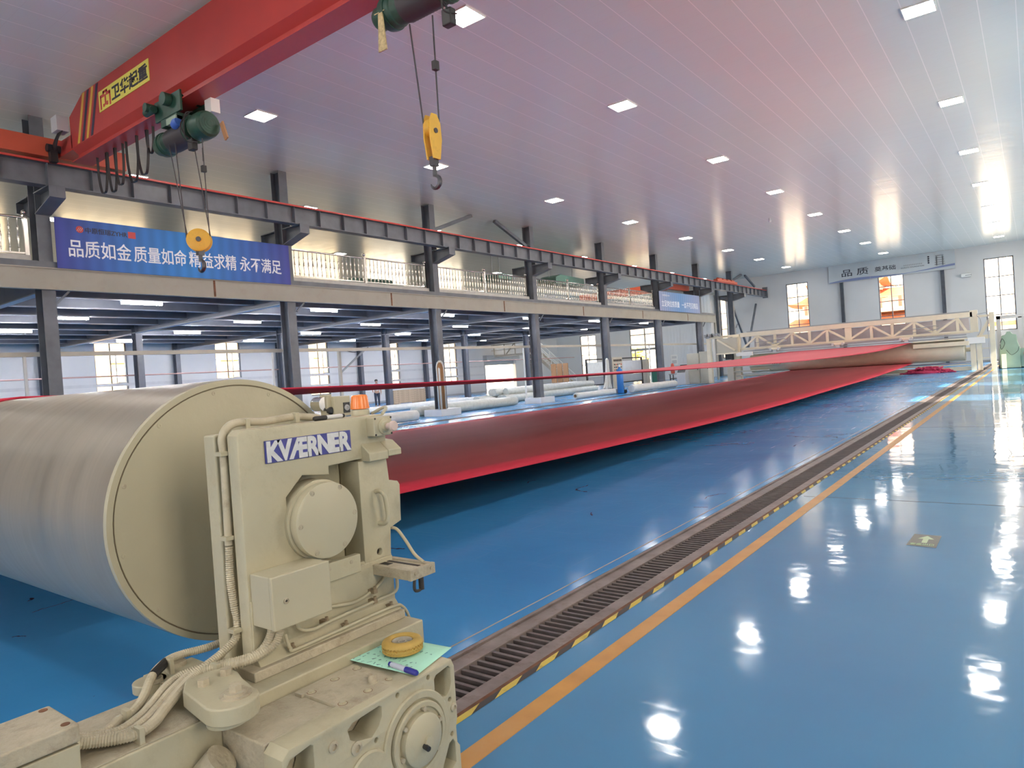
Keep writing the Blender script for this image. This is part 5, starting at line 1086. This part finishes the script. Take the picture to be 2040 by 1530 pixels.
# ------------------------------------------------------------------ things on the floor of the mezzanine bay
def felt_roll(name, label, p, q, r, m, core=None, group=None):
    p, q = Vector(p), Vector(q); d = (q-p).normalized(); L_ = (q-p).length
    t = thing(name, label, 'roll', (p.x, p.y, 0), group)
    prof = [(r*.96, 0), (r, .02)]; n = max(int(L_/.35), 4)
    for k in range(1, n): prof.append((r*(1+random.uniform(-.025, .025)), L_*k/n))
    prof += [(r, L_-.02), (r*.96, L_)]
    MB().lathe(prof, p, d, 24).build('wrapped_body', m, t, smooth=40)
    if core:
        for a, s in ((p, -1), (q, 1)): MB().lathe([(core, -.03), (core, .05), (core*.75, .05), (core*.75, -.03), (core, -.03)], a, d*s*-1, 18).build('core_tube', M['brown'], t)
        for a, s in ((p, -1), (q, 1)): MB().cyl(a+d*s*.006, a+d*s*.012, core*.72, n=18).build('core_shade', M['black'], t)  # black disc stands in for the shade inside the core
    return t
random.seed(5)
felt_roll('felt_roll', 'white felt roll on the floor left of the second edge column plinth', (-18.0, 12.4, .21), (-18.05, 17.9, .21), .20, M['white_felt'], .06)
felt_roll('felt_roll', 'long plastic wrapped white roll on the floor between the two column plinths', (-19.9, 19.6, .22), (-19.6, 26.0, .22), .21, M['film'])
felt_roll('felt_roll', 'short white roll end lying before the wrapped roll by the third column', (-20.55, 21.2, .22), (-20.5, 25.6, .22), .21, M['white_felt'], .06)
felt_roll('felt_roll', 'thin white pipe like roll on the floor before the fifth edge column', (-18.5, 29.6, .16), (-18.35, 33.3, .16), .15, M['white_felt'], .07)
felt_roll('felt_roll', 'white felt roll on the floor in front of the blue gas cylinder', (-17.85, 34.4, .22), (-17.6, 39.6, .22), .21, M['white_felt'])
for i, (x, y0, y1, r, z) in enumerate(((-22.2, 28.5, 37.8, .21, .21), (-22.7, 28.8, 37.9, .21, .21), (-23.2, 27.5, 37.5, .21, .21), (-23.7, 28.0, 37.9, .21, .21), (-22.45, 29, 37.8, .20, .56), (-22.95, 28.6, 37.4, .20, .56), (-23.45, 29, 37.6, .20, .56))):
    felt_roll('felt_roll', ['front bottom roll of the long translucent stack by the fourth column', 'second bottom roll of the long translucent stack', 'third bottom roll of the long translucent stack', 'rear bottom roll of the long translucent stack',
        'front upper roll of the long translucent stack', 'middle upper roll of the long translucent stack', 'rear upper roll of the long translucent stack'][i], (x, y0, z), (x+.1, y1, z), r, M['film'], None, 'stacked wrapped rolls')
for i, (x, y0, y1) in enumerate(((-27.0, 15, 33), (-27.7, 14, 32), (-26.3, 17, 34))):
    felt_roll('felt_roll', ['middle of three long low wrapped rolls behind the jib post', 'rear of three long low wrapped rolls behind the jib post', 'front of three long low wrapped rolls behind the jib post'][i], (x, y0, .14), (x, y1, .14), .13, M['white_felt'], None, 'low wrapped rolls')
# half tube leaning on the column
t = thing('paper_tube', 'tall white split paper tube with brown inside standing against the second plinth column', 'tube', (-18.55, 20.0, .27))
def half_tube(b, r, y, z0, z1, n=14):
    vs = []
    for z, k in ((z0, 1.0), (z1-.25, 1.0), (z1-.08, .75), (z1, .3)):
        for i in range(n+1):
            a = PI*.5+PI*i/n; vs.append((-18.64+.13*math.cos(a)*k, y+r*math.sin(a)*k, z))
    fs = [(k*(n+1)+i, k*(n+1)+i+1, (k+1)*(n+1)+i+1, (k+1)*(n+1)+i) for k in range(3) for i in range(n)]
    return b.add(vs, fs)
o = half_tube(MB(), .22, 20.0, .27, 2.2).build('outer_skin', M['white_felt'], t, smooth=60); sm = o.modifiers.new('t', 'SOLIDIFY'); sm.thickness = .03
o = half_tube(MB(), .155, 20.0, .28, 2.12).build('inner_lining', M['brown'], t, smooth=60); sm = o.modifiers.new('t', 'SOLIDIFY'); sm.thickness = .02
# beige jib post
t = thing('jib_crane', 'slender beige jib post with a braced arm behind the roller', 'jib', (-21.0, 17.0, 0))
MB().box(-21.05, -20.95, 16.95, 17.05, 0, 2.86).build('post', M['beige_pale'], t)
MB().bar((-21, 17.0, 2.82), (-21, 18.45, 2.86), .09, .09).build('arm', M['beige_pale'], t)
MB().bar((-21, 17.05, 1.98), (-21, 18.25, 2.80), .05, .06).build('diagonal_strut', M['grey'], t)
MB().tube(smooth_path([(-20.98, 17.1, 2.84), (-20.98, 17.8, 2.74), (-20.98, 18.45, 2.92)], 8), .014, 6).build('cable', M['black'], t)
# rope bundle hanging on the fifth column
random.seed(9); b = MB()
for k in range(46):
    y = 33.35+random.uniform(-.25, .25); x = -18.78+random.uniform(0, .12); sp_ = random.uniform(1.2, 2.2)
    b.tube(smooth_path([(x, 33.4+(y-33.4)*.25, 1.84-random.uniform(0, .06)), (x+.02, 33.4+(y-33.4)*.6, 1.45), (x+.03, y, .9), (x+.03, 33.4+(y-33.4)*sp_, .28+random.uniform(0, .12))], 4), .013, 5)
b.tube(smooth_path([(-18.72, 33.30, 1.5), (-18.72, 33.32, 1.84), (-18.72, 33.42, 1.95), (-18.72, 33.52, 1.84), (-18.72, 33.54, 1.5)], 6), .045, 8)
o = b.build('rope_bundle', M['white_felt'], smooth=60); tag(reorigin(o, (-18.72, 33.4, .3)), 'bundle of pale ropes hanging down the fifth edge column', 'ropes')
t = thing('gas_cylinder', 'bright blue gas cylinder with trolley beside the rope bundle', 'gas cylinder', (-18.3, 34.0, 0))
MB().lathe([(.16, .02), (.18, .05), (.18, 1.18), (.15, 1.30), (.07, 1.38), (.07, 1.46)], (-18.3, 34.0, 0), (0, 0, 1), 24).build('cylinder_body', M['blue_paint'], t, smooth=40)
MB().lathe([(.04, 1.46), (.04, 1.54), (.06, 1.55), (.06, 1.6)], (-18.3, 34.0, 0), (0, 0, 1), 12).build('valve', M['white_p'], t)
MB().box(-18.48, -18.44, 34.1, 34.14, .05, 1.3).bar((-18.2, 34.3, .05), (-18.35, 34.2, 1.1), .03, .03).cyl((-18.5, 34.25, .1), (-18.1, 34.25, .1), .1).build('trolley_frame', M['dark'], t)
t = thing('control_cabinet', 'pale control cabinet with rows of buttons behind the blue cylinder', 'cabinet', (-19.75, 36.0, 0))
MB().box(-20.1, -19.5, 35.45, 36.65, .0, 2.05).build('cabinet_body', M['beige_pale'], t, bevel=.01)
for i in range(5):
    MB().box(-19.5, -19.48, 35.6+.2*i, 35.72+.2*i, 1.80, 1.92).build('meter', M['black'], t)
    for j in range(3): MB().cyl((-19.5, 35.66+.2*i, 1.30+.16*j), (-19.47, 35.66+.2*i, 1.30+.16*j), .04, n=8).build('push_button', M['black'] if (i+j) % 3 else M['roof_r'], t)
t = thing('inspection_frame', 'large framed white felt inspection stand behind the rope bundle', 'frame', (-23, 42, 0))
for y0, y1 in ((38.3, 41.6), (42.3, 46.2)):
    b = MB().box(-23.05, -22.95, y0, y1, 2.02, 2.10).box(-23.05, -22.95, y0, y0+.1, 0, 2.05).box(-23.05, -22.95, y1-.1, y1, 0, 2.05).box(-23.05, -22.95, y0, y1, .35, .43); b.build('stand_frame', M['dark'], t)
    MB().box(-23.02, -22.99, y0+.1, y1-.1, .95, 1.88).build('felt_sheet', M['white_felt'] if y0 < 40 else M['grey_l'], t)
    MB().box(-23.02, -22.99, y0+.1, y1-.1, .43, .93).build('dark_sheet', M['grey'], t)
MB().box(-23.1, -22.7, 46.3, 46.8, 0, 1.9).build('end_cabinet', M['beige_pale'], t)
t = thing('green_bin', 'dark green plastic bin by the far glazed door', 'bin', (-24.85, 52.6, 0))
o = MB(); o.add([(-25.25, 52.3, .02), (-24.45, 52.3, .02), (-24.45, 53.0, .02), (-25.25, 53.0, .02), (-25.4, 52.2, .95), (-24.35, 52.2, .95), (-24.35, 53.1, .95), (-25.4, 53.1, .95)], [(3, 2, 1, 0), (0, 1, 5, 4), (1, 2, 6, 5), (2, 3, 7, 6), (3, 0, 4, 7), (4, 5, 6, 7)])
o.build('bin_body', M['green_bin'], t, bevel=.03)
MB().box(-25.45, -24.3, 52.15, 53.15, .95, 1.02).build('lid', M['green_bin'], t, bevel=.02)
t = thing('workbench', 'workbench with a red pump and small black machine beside the green bin', 'workbench', (-23.0, 53.0, 0))
MB().box(-23.9, -21.9, 52.7, 53.4, .55, .62).build('bench_top', M['grey'], t)
for x in (-23.8, -22.0):
    for y in (52.76, 53.34): MB().box(x-.03, x+.03, y-.03, y+.03, 0, .55).build('leg', M['dark'], t)
MB().box(-23.8, -22.0, 52.75, 53.35, .2, .26).build('shelf', M['dark'], t)
t2 = thing('red_pump', 'red pump standing on the workbench', 'pump', (-23.65, 53.0, .62))
MB().lathe([(.10, 0), (.16, .05), (.18, .4), (.12, .75), (.05, .85)], (-23.65, 53.0, .62), (0, 0, 1), 16).build('pump_body', M['roof_r'], t2, smooth=40)
t2 = thing('bench_machine', 'small black machine standing on the workbench', 'machine', (-22.8, 53.0, .62))
MB().box(-23.1, -22.5, 52.85, 53.2, .62, .85).cyl((-22.8, 53.0, .85), (-22.8, 53.0, 1.25), .06).box(-22.95, -22.4, 52.9, 53.1, 1.15, 1.3).build('machine_body', M['dark'], t2, bevel=.01)
# walkway, stairs, fence panels, planks
t = thing('steel_walkway', 'cream steel walkway with railings above the roller shutter', 'walkway', (-38.3, 50, 0))
MB().box(-39.9, -36.0, 49.8, 51.2, 3.18, 3.32).build('walkway_deck', M['beige_pale'], t)
for x in (-39.6, -38.4, -37.2, -36.1): MB().box(x-.04, x+.04, 49.82, 49.9, 3.3, 4.3).build('railing_post', M['beige_pale'], t)
MB().box(-39.9, -36.0, 49.82, 49.88, 4.22, 4.28).box(-39.9, -36.0, 49.83, 49.87, 3.75, 3.79).build('hand_rail', M['beige_pale'], t)
MB().box(-36.15, -36.0, 49.8, 49.95, 0, 3.2).bar((-38.2, 49.85, 3.35), (-37.3, 49.85, 4.2), .08, .08, up=(0, 1, 0)).build('support_post', M['beige_pale'], t)
t = thing('staircase', 'white steel staircase rising left behind the fourth edge column', 'stairs', (-34.4, 52, 0))
sx0, sx1, sz1 = -32.6, -36.2, 3.2
for y in (51.4, 52.5): MB().bar((sx0, y, .05), (sx1, y, sz1), .05, .26).build('stringer', M['beige_pale'], t)
for k in range(17):
    f_ = (k+.5)/17; MB().box(sx0+(sx1-sx0)*f_-.13, sx0+(sx1-sx0)*f_+.13, 51.42, 52.48, .05+(sz1-.05)*f_, .09+(sz1-.05)*f_).build('tread', M['beige_pale'], t)
for y in (51.4, 52.5):
    MB().bar((sx0, y, 1.0), (sx1, y, sz1+.95), .05, .05).bar((sx0, y, .6), (sx1, y, sz1+.5), .035, .035).build('hand_rail', M['white_p'], t)
    for k in range(5): f_ = k/4; x = sx0+(sx1-sx0)*f_; MB().box(x-.025, x+.025, y-.025, y+.025, .05+(sz1-.05)*f_, 1.0+(sz1-.05)*f_).build('railing_post', M['white_p'], t)
for i in range(3):
    o = MB().box(-30.2+.55*i, -29.75+.55*i, 45.0, 45.08, .02, 2.05).build('timber_board', M['brown']); tag(reorigin(o, (-30+.55*i, 45.04, 0)), ['left', 'middle', 'right'][i]+' upright brown board leaning at the foot of the staircase', 'board', 'upright brown boards')
for i in range(6):
    o = MB().bar((-33.4, 30.9, .18+.14*i), (-33.0, 33.4, .18+.14*i), .9, .138).build('timber_plank', M['wood']); tag(reorigin(o, (-33.2, 32.1, .18+.14*i)), '%s board from the floor in the plank stack behind the person' % ORD[i], 'plank', 'stacked planks')
for i, y in enumerate((30.98, 33.3)):
    o = MB().box(-33.8, -32.6, y-.05, y+.05, 0, .11).build('timber_bearer', M['wood']); tag(reorigin(o, (-33.2, y, 0)), ['near', 'far'][i]+' bearer under the plank stack behind the person', 'bearer')
o = MB().box(-26.75, -26.1, 59.72, 59.745, 1.28, 2.25).build('notice_board', M['white_p']); tag(reorigin(o, (-26.4, 59.73, 1.28)), 'white notice sheet on the corrugated partition', 'notice')
MB().box(-26.65, -26.2, 59.71, 59.72, 1.9, 2.12).box(-26.65, -26.2, 59.71, 59.72, 1.45, 1.75).build('printed_block', M['grey_l'], o)
t = thing('blue_notice', 'blue sign board low on the back wall at the left edge', 'sign', (-39.95, 10.2, 1.35))
MB().box(-39.98, -39.94, 9.6, 11.4, 1.30, 1.42).build('sign_plate', M['blue_paint'], t)
# things up on the mezzanine deck
t = thing('green_machine', 'dark green low machine on the mezzanine deck behind the railing', 'machine', (-21.2, 18.6, 4.92))
MB().box(-21.6, -20.9, 17.3, 20.6, 4.92, 5.50).build('machine_body', M['green_box'], t, bevel=.03)
MB().box(-21.5, -21.0, 18.0, 19.2, 5.50, 5.66).cyl((-21.25, 19.4, 5.6), (-21.25, 20.2, 5.6), .12).build('motor_cover', M['green_box'], t, bevel=.02)
for i, (y0, y1) in enumerate(((36.4, 39.8), (30.6, 31.9))):
    t = thing('air_duct', ['large dark green duct hanging above the mezzanine', 'small dark duct hanging above the mezzanine'][i], 'duct', (-24.3, (y0+y1)/2, 6.9))
    MB().prism([(y0, 6.95), (y1, 6.95), (y1, 7.45), (y0+.6, 7.55), (y0, 7.35)] if i == 0 else [(y0, 6.85), (y1, 6.85), (y1, 7.15), (y0, 7.15)], 'x', -25.0, -23.6).build('duct_body', M['green_box'], t, bevel=.02)
    for y in (y0+.3, y1-.3): MB().box(-24.32, -24.28, y-.02, y+.02, 7.1, CEIL).build('hanger', M['grey'], t)
t = thing('overhead_crane', 'second red crane bridge seen beyond the columns above the mezzanine', 'crane', (-20, 47, 6.58))
MB().prism([(-27.5, 6.58), (-21.4, 6.58), (-20.5, 6.66), (-20.5, 7.0), (-21.4, 7.13), (-27.5, 7.13)], 'y', 45.5, 45.95).build('box_girder', M['red_orange'], t)
MB().box(-20.06, -19.74, 43.8, 48.0, 6.58, 6.96).build('end_carriage', M['red_orange'], t)
b = MB()
for k in range(4): b.cyl((-18.2, 49.6+.9*k, 7.35), (-18.2, 50.2+.9*k, 7.35), .13)
b.box(-18.35, -18.05, 49.2, 53.4, 7.19, 7.35); o = b.build('spare_trolley', M['red_orange']); tag(reorigin(o, (-18.2, 51.3, 7.19)), 'red trolley parked on the runway beam near the far wall', 'trolley')
o = MB().cyl((-10.4, 36.2, CEIL-.09), (-10.4, 36.2, CEIL), .06).sphere((-10.4, 36.2, CEIL-.14), .07).build('dome_camera', M['grey_l'], smooth=40); tag(reorigin(o, (-10.4, 36.2, CEIL-.2)), 'small dome camera hanging under the ceiling', 'camera')
t = thing('wall_unit', 'small white unit with a dark slot high on the far wall right of the banner', 'wall unit', (-3.7, 60.9, 6.3))
MB().box(-4.1, -3.5, 60.8, 60.98, 6.3, 6.55).build('unit_body', M['white_p'], t, bevel=.02); MB().box(-3.85, -3.45, 60.79, 60.80, 6.38, 6.44).build('slot', M['grey'], t)

# ------------------------------------------------------------------ person in the back
pe = thing('person', 'person in a pale patterned shirt and dark trousers walking behind the red felt', 'person', (-32.97, 29.44, 0))
fw = Vector((.75, -.66, 0)).normalized(); rt = Vector((fw.y, -fw.x, 0))
def PP(r, f, z): v = Vector((-32.97, 29.44, z))+rt*r+fw*f; return v
def skin(name, nodes, edges, m, parent, sub=2):
    me = bpy.data.meshes.new(name); off = parent_loc(parent); me.from_pydata([tuple(Vector(n_[0])-off) for n_ in nodes], edges, []); me.materials.append(m)
    o = bpy.data.objects.new(name, me); COL.objects.link(o); o.parent = parent
    o.modifiers.new('skin', 'SKIN'); ly = me.skin_vertices[0] if me.skin_vertices else None
    if ly is None:
        bm = bmesh.new(); bm.from_mesh(me); bm.verts.layers.skin.verify(); bm.to_mesh(me); bm.free(); ly = me.skin_vertices[0]
    for i, n_ in enumerate(nodes):
        r = n_[1]; ly.data[i].radius = (r, r) if not isinstance(r, tuple) else r
    ly.data[0].use_root = True
    s = o.modifiers.new('sub', 'SUBSURF'); s.levels = sub; s.render_levels = sub
    # freeze the modifiers so the body is one plain mesh
    bpy.context.view_layer.update(); ev = bpy.data.meshes.new_from_object(o.evaluated_get(bpy.context.evaluated_depsgraph_get()))
    o.modifiers.clear(); o.data = ev; ev.name = name; ev.polygons.foreach_set('use_smooth', [True]*len(ev.polygons))
    return o
nodes = [(PP(0, 0, .95), (.15, .11)), (PP(0, .01, 1.12), (.14, .10)), (PP(0, .01, 1.30), (.165, .11)), (PP(0, 0, 1.42), (.12, .09)), (PP(0, .01, 1.48), (.055, .055)), (PP(0, .02, 1.54), (.075, .085)), (PP(0, .03, 1.62), (.082, .098)), (PP(0, .02, 1.69), (.06, .07)),
         (PP(-.19, 0, 1.39), .055), (PP(-.25, -.02, 1.15), .045), (PP(-.25, .08, .93), .035), (PP(-.25, .11, .86), (.035, .022)),
         (PP(.19, 0, 1.39), .055), (PP(.26, .03, 1.15), .045), (PP(.24, .20, 1.0), .035), (PP(.23, .26, .97), (.035, .022)),
         (PP(-.09, 0, .85), .095), (PP(-.10, .08, .48), .062), (PP(-.10, 0, .10), .045), (PP(-.10, .10, .045), .04), (PP(.09, 0, .85), .095), (PP(.10, -.02, .48), .062), (PP(.10, -.14, .10), .045), (PP(.10, -.05, .045), .04)]
edges = [(0, 1), (1, 2), (2, 3), (3, 4), (4, 5), (5, 6), (6, 7), (3, 8), (8, 9), (9, 10), (10, 11), (3, 12), (12, 13), (13, 14), (14, 15), (0, 16), (16, 17), (17, 18), (18, 19), (0, 20), (20, 21), (21, 22), (22, 23)]
for hand, side, base in ((11, -1, PP(-.25, .11, .86)), (15, 1, PP(.23, .26, .97))):
    d0 = Vector((0, 0, -1)) if hand == 11 else (fw*.9-Vector((0, 0, .3))).normalized()
    for k in range(5):
        o_ = (fw if hand == 11 else rt)*(.028*(k-1.5)/1.5 if k < 4 else -.035); l_ = (.07, .085, .08, .062, .05)[k]
        i = len(nodes); nodes += [(base+o_*1.0+d0*.03, .009), (base+o_*1.1+d0*(.03+l_*.55), .008), (base+o_*1.1+d0*(.03+l_)+fw*.012, .007)]; edges += [(hand, i), (i, i+1), (i+1, i+2)]
body = skin('body', nodes, edges, M['skin'], pe)
b = MB()
for s in (-1, 1): b.sphere(PP(.03*s, .115, 1.635), .011, 8)
b.build('eyes', M['hair'], body); MB().lathe([(.012, 0), (.016, .02), (.004, .045)], PP(0, .12, 1.575), Vector((fw.x*.4, fw.y*.4, 1)), 8).build('nose', M['skin'], body); MB().bar(PP(-.025, .108, 1.555), PP(.025, .108, 1.555), .01, .008).build('mouth', M['roof_r'], body)
sn = nodes[:4]+[nodes[8], nodes[9], nodes[12], nodes[13]]
sh = [(n_[0], tuple(q*1.13 for q in n_[1]) if isinstance(n_[1], tuple) else n_[1]*1.25) for n_ in sn]
skin('shirt', sh, [(0, 1), (1, 2), (2, 3), (3, 4), (4, 5), (3, 6), (6, 7)], mat('patterned_shirt', (.60, .60, .60), .8, var=.45, vscale=14), pe)
tn = [(PP(0, 0, .97), (.155, .115))]+[(n_[0], n_[1]*1.2) for n_ in (nodes[16], nodes[17], nodes[18], nodes[20], nodes[21], nodes[22])]
skin('trousers', tn, [(0, 1), (1, 2), (2, 3), (0, 4), (4, 5), (5, 6)], M['trousers'], pe)
for s, f_ in ((-1, 0), (1, -.14)): MB().sphere(PP(.10*s, f_+.06, .045), .055, 10, .75).bar(PP(.10*s, f_-.05, .035), PP(.10*s, f_+.16, .03), .085, .06).build('shoe', M['black'], pe)
MB().sphere(PP(0, .005, 1.665), .105, 14, .85).build('hair', M['hair'], pe, smooth=60)

# ------------------------------------------------------------------ outside
struct(MB().box(-140, 120, -80, 320, -.6, -.31).build('ground_outside', M['pave']), 'pale paved ground outside the hall', 'ground')
def block(label, x0, x1, y0, y1, z1, m, face, floors, cols, roof=None):
    t = thing('building', label, 'building', ((x0+x1)/2, (y0+y1)/2, -.3))
    MB().box(x0, x1, y0, y1, -.3, z1).build('walls', m, t)
    if roof: MB().box(x0-.4, x1+.4, y0-.4, y1+.4, z1, z1+.6).build('roof', roof, t)
    for i in range(floors):
        for j in range(cols):
            z = .9+3.4*i
            if face == 'x': c = y0+(y1-y0)*(j+.5)/cols; w = MB().box(x1, x1+.06, c-.8, c+.8, z, z+1.7).box(x1, x1+.10, c-.95, c+.95, z-.15, z)
            else: c = x0+(x1-x0)*(j+.5)/cols; w = MB().box(c-.9, c+.9, y0-.06, y0, z, z+1.7)
            w.build('window', M['shade'], t)
    return t
block('cream office block outside the left windows', -62, -51, 2, 46, 11, M['brick'], 'x', 3, 10)
block('tall unseen block added outside the right wall to keep out sun', 11, 22, -40, 18.2, 22, M['facade_w'], 'y', 3, 3)  # added to keep sun off the floor by the nearest windows
block('white block outside the roller shutter', -75, -62, 48, 80, 9, M['facade_w'], 'x', 2, 5)
block('cream block outside the far glazed door', -44, -27, 78, 90, 10, M['facade_w'], 'y', 3, 5)
block('pale town block beyond the left far window', -46, -31, 140, 155, 14, M['facade_w'], 'y', 4, 6)
t = block('taller pale block with a red sign on the roof beyond the left far window', -36, -33.0, 160, 172, 17, M['facade_w'], 'y', 5, 2)
MB().box(-35.0, -31.2, 158.5, 159.2, 17.2, 21.5).build('red_sign', M['roof_r'], t)
t = thing('temple_hall', 'temple style hall with curved orange tiled roofs outside the middle far window', 'temple', (-18, 102, -.3))
MB().box(-27, -8.5, 98, 110, -.3, 5.2).build('walls', M['facade_w'], t)
def temple_roof(cx, cy, wx, wy, z0, h, ridge, name):
    """hip roof with upswept corners"""
    n = 10; vs = []; fs = []; rings = 8
    for k in range(rings+1):
        q = k/rings; s = 1-q*(1-ridge); z = z0+h*(q**1.7)
        hx, hy = wx*s, wy*(1-q*.96); ring = []
        for (ax, ay, bx, by) in ((-1, -1, 1, -1), (1, -1, 1, 1), (1, 1, -1, 1), (-1, 1, -1, -1)):
            for i in range(n):
                u = i/n; px = ax+(bx-ax)*u; py = ay+(by-ay)*u; lift = (abs(2*u-1)**4)*h*.28*(1-q)
                ring.append((cx+hx*px, cy+hy*py, z+lift))
        vs += ring
    m_ = 4*n
    for k in range(rings):
        for i in range(m_): fs.append((k*m_+i, k*m_+(i+1) % m_, (k+1)*m_+(i+1) % m_, (k+1)*m_+i))
    fs.append(tuple(range(m_))); fs.append(tuple(range(rings*m_, (rings+1)*m_)))
    return MB().add(vs, fs).build(name, M['roof_o'], t, smooth=30)
temple_roof(-17.5, 103, 11.0, 7.5, 4.7, 1.7, .85, 'lower_roof'); MB().box(-25, -9.5, 99.5, 106, 6.2, 8.2).build('upper_wall', M['facade_w'], t)
temple_roof(-17.5, 103, 9.0, 5.5, 7.9, 1.5, .85, 'middle_roof'); MB().box(-23, -15.6, 100.5, 105, 9.2, 10.0).build('attic_wall', M['facade_w'], t)
temple_roof(-19.3, 103, 4.9, 4.5, 9.7, 3.6, .45, 'upper_roof')
for i in range(7): MB().bar((-24+2.2*i, 97.4, 6.6), (-24+2.2*i, 97.4, 7.9), .35, .35).build('red_pillar', M['roof_r'], t)
for i in range(4): MB().sphere((-12.6-.5*i, 103, 9.65), .22, 8).build('ridge_ornament', M['shade'], t)
MB().bar((-21.5, 103, 13.4), (-17.1, 103, 13.4), .5, .6).build('ridge', M['roof_o'], t)
t = thing('tower_crane', 'lattice tower crane mast outside the right far window', 'tower crane', (-3.2, 150, 0))
b = MB()
for sx in (-.8, .8):
    for sy in (-.8, .8): b.bar((-3.2+sx, 150+sy, -.3), (-3.2+sx, 150+sy, 34), .22, .22)
for k in range(17):
    z = 2*k
    for sy in (-.8, .8): b.bar((-4.0, 150+sy, z), (-2.4, 150+sy, z), .16, .16); b.bar((-4.0, 150+sy, z), (-2.4, 150+sy, z+2), .12, .12, up=(0, 1, 0))
b.build('mast', M['mast'], t); MB().bar((-22, 150, 33), (3, 150, 33.4), .8, .9).bar((-3.2, 150, 36.5), (-20, 150, 33.5), .15, .15, up=(0, 1, 0)).build('jib', M['mast'], t)
block('low orange brown block beyond the right far window', -12, 4, 120, 130, 3.6, M['facade_w'], 'y', 1, 5, M['roof_o'])
t = thing('tree', 'tree with yellow leaves outside the far glazed door', 'tree', (-33.5, 66.5, -.3)); random.seed(2)
MB().cyl((-33.5, 66.5, -.3), (-33.5, 66.5, 2.2), .1, .06).build('trunk', M['wood'], t)
b = MB()
for k in range(240):
    d = Vector((random.gauss(0, 1), random.gauss(0, 1), random.gauss(0, .8))).normalized()*random.uniform(.3, 1.2); c = Vector((-33.5, 66.5, 2.6))+d; e = Vector((random.uniform(-1, 1), random.uniform(-1, 1), random.uniform(-1, 1))).normalized()*.2; g = d.cross(e).normalized()*.1
    b.add([c-e, c-g, c+e, c+g], [(0, 1, 2, 3)])
b.build('foliage', M['leaf'], t)
t = thing('parked_scooter', 'small dark parked scooter outside the roller shutter', 'scooter', (-44, 50.6, -.3))
for y in (50.0, 51.2): MB().lathe([(.18, -.05), (.25, -.04), (.25, .04), (.18, .05)], (-44, y, -.05), (1, 0, 0), 16).build('wheel', M['black'], t)
MB().box(-44.12, -43.88, 50.05, 51.1, .05, .3).box(-44.15, -43.85, 50.0, 50.5, .3, .55).bar((-44, 51.1, .2), (-44, 50.95, .85), .08, .08).bar((-44.25, 50.95, .85), (-43.75, 50.95, .85), .05, .05).build('scooter_body', M['blue_paint'], t)
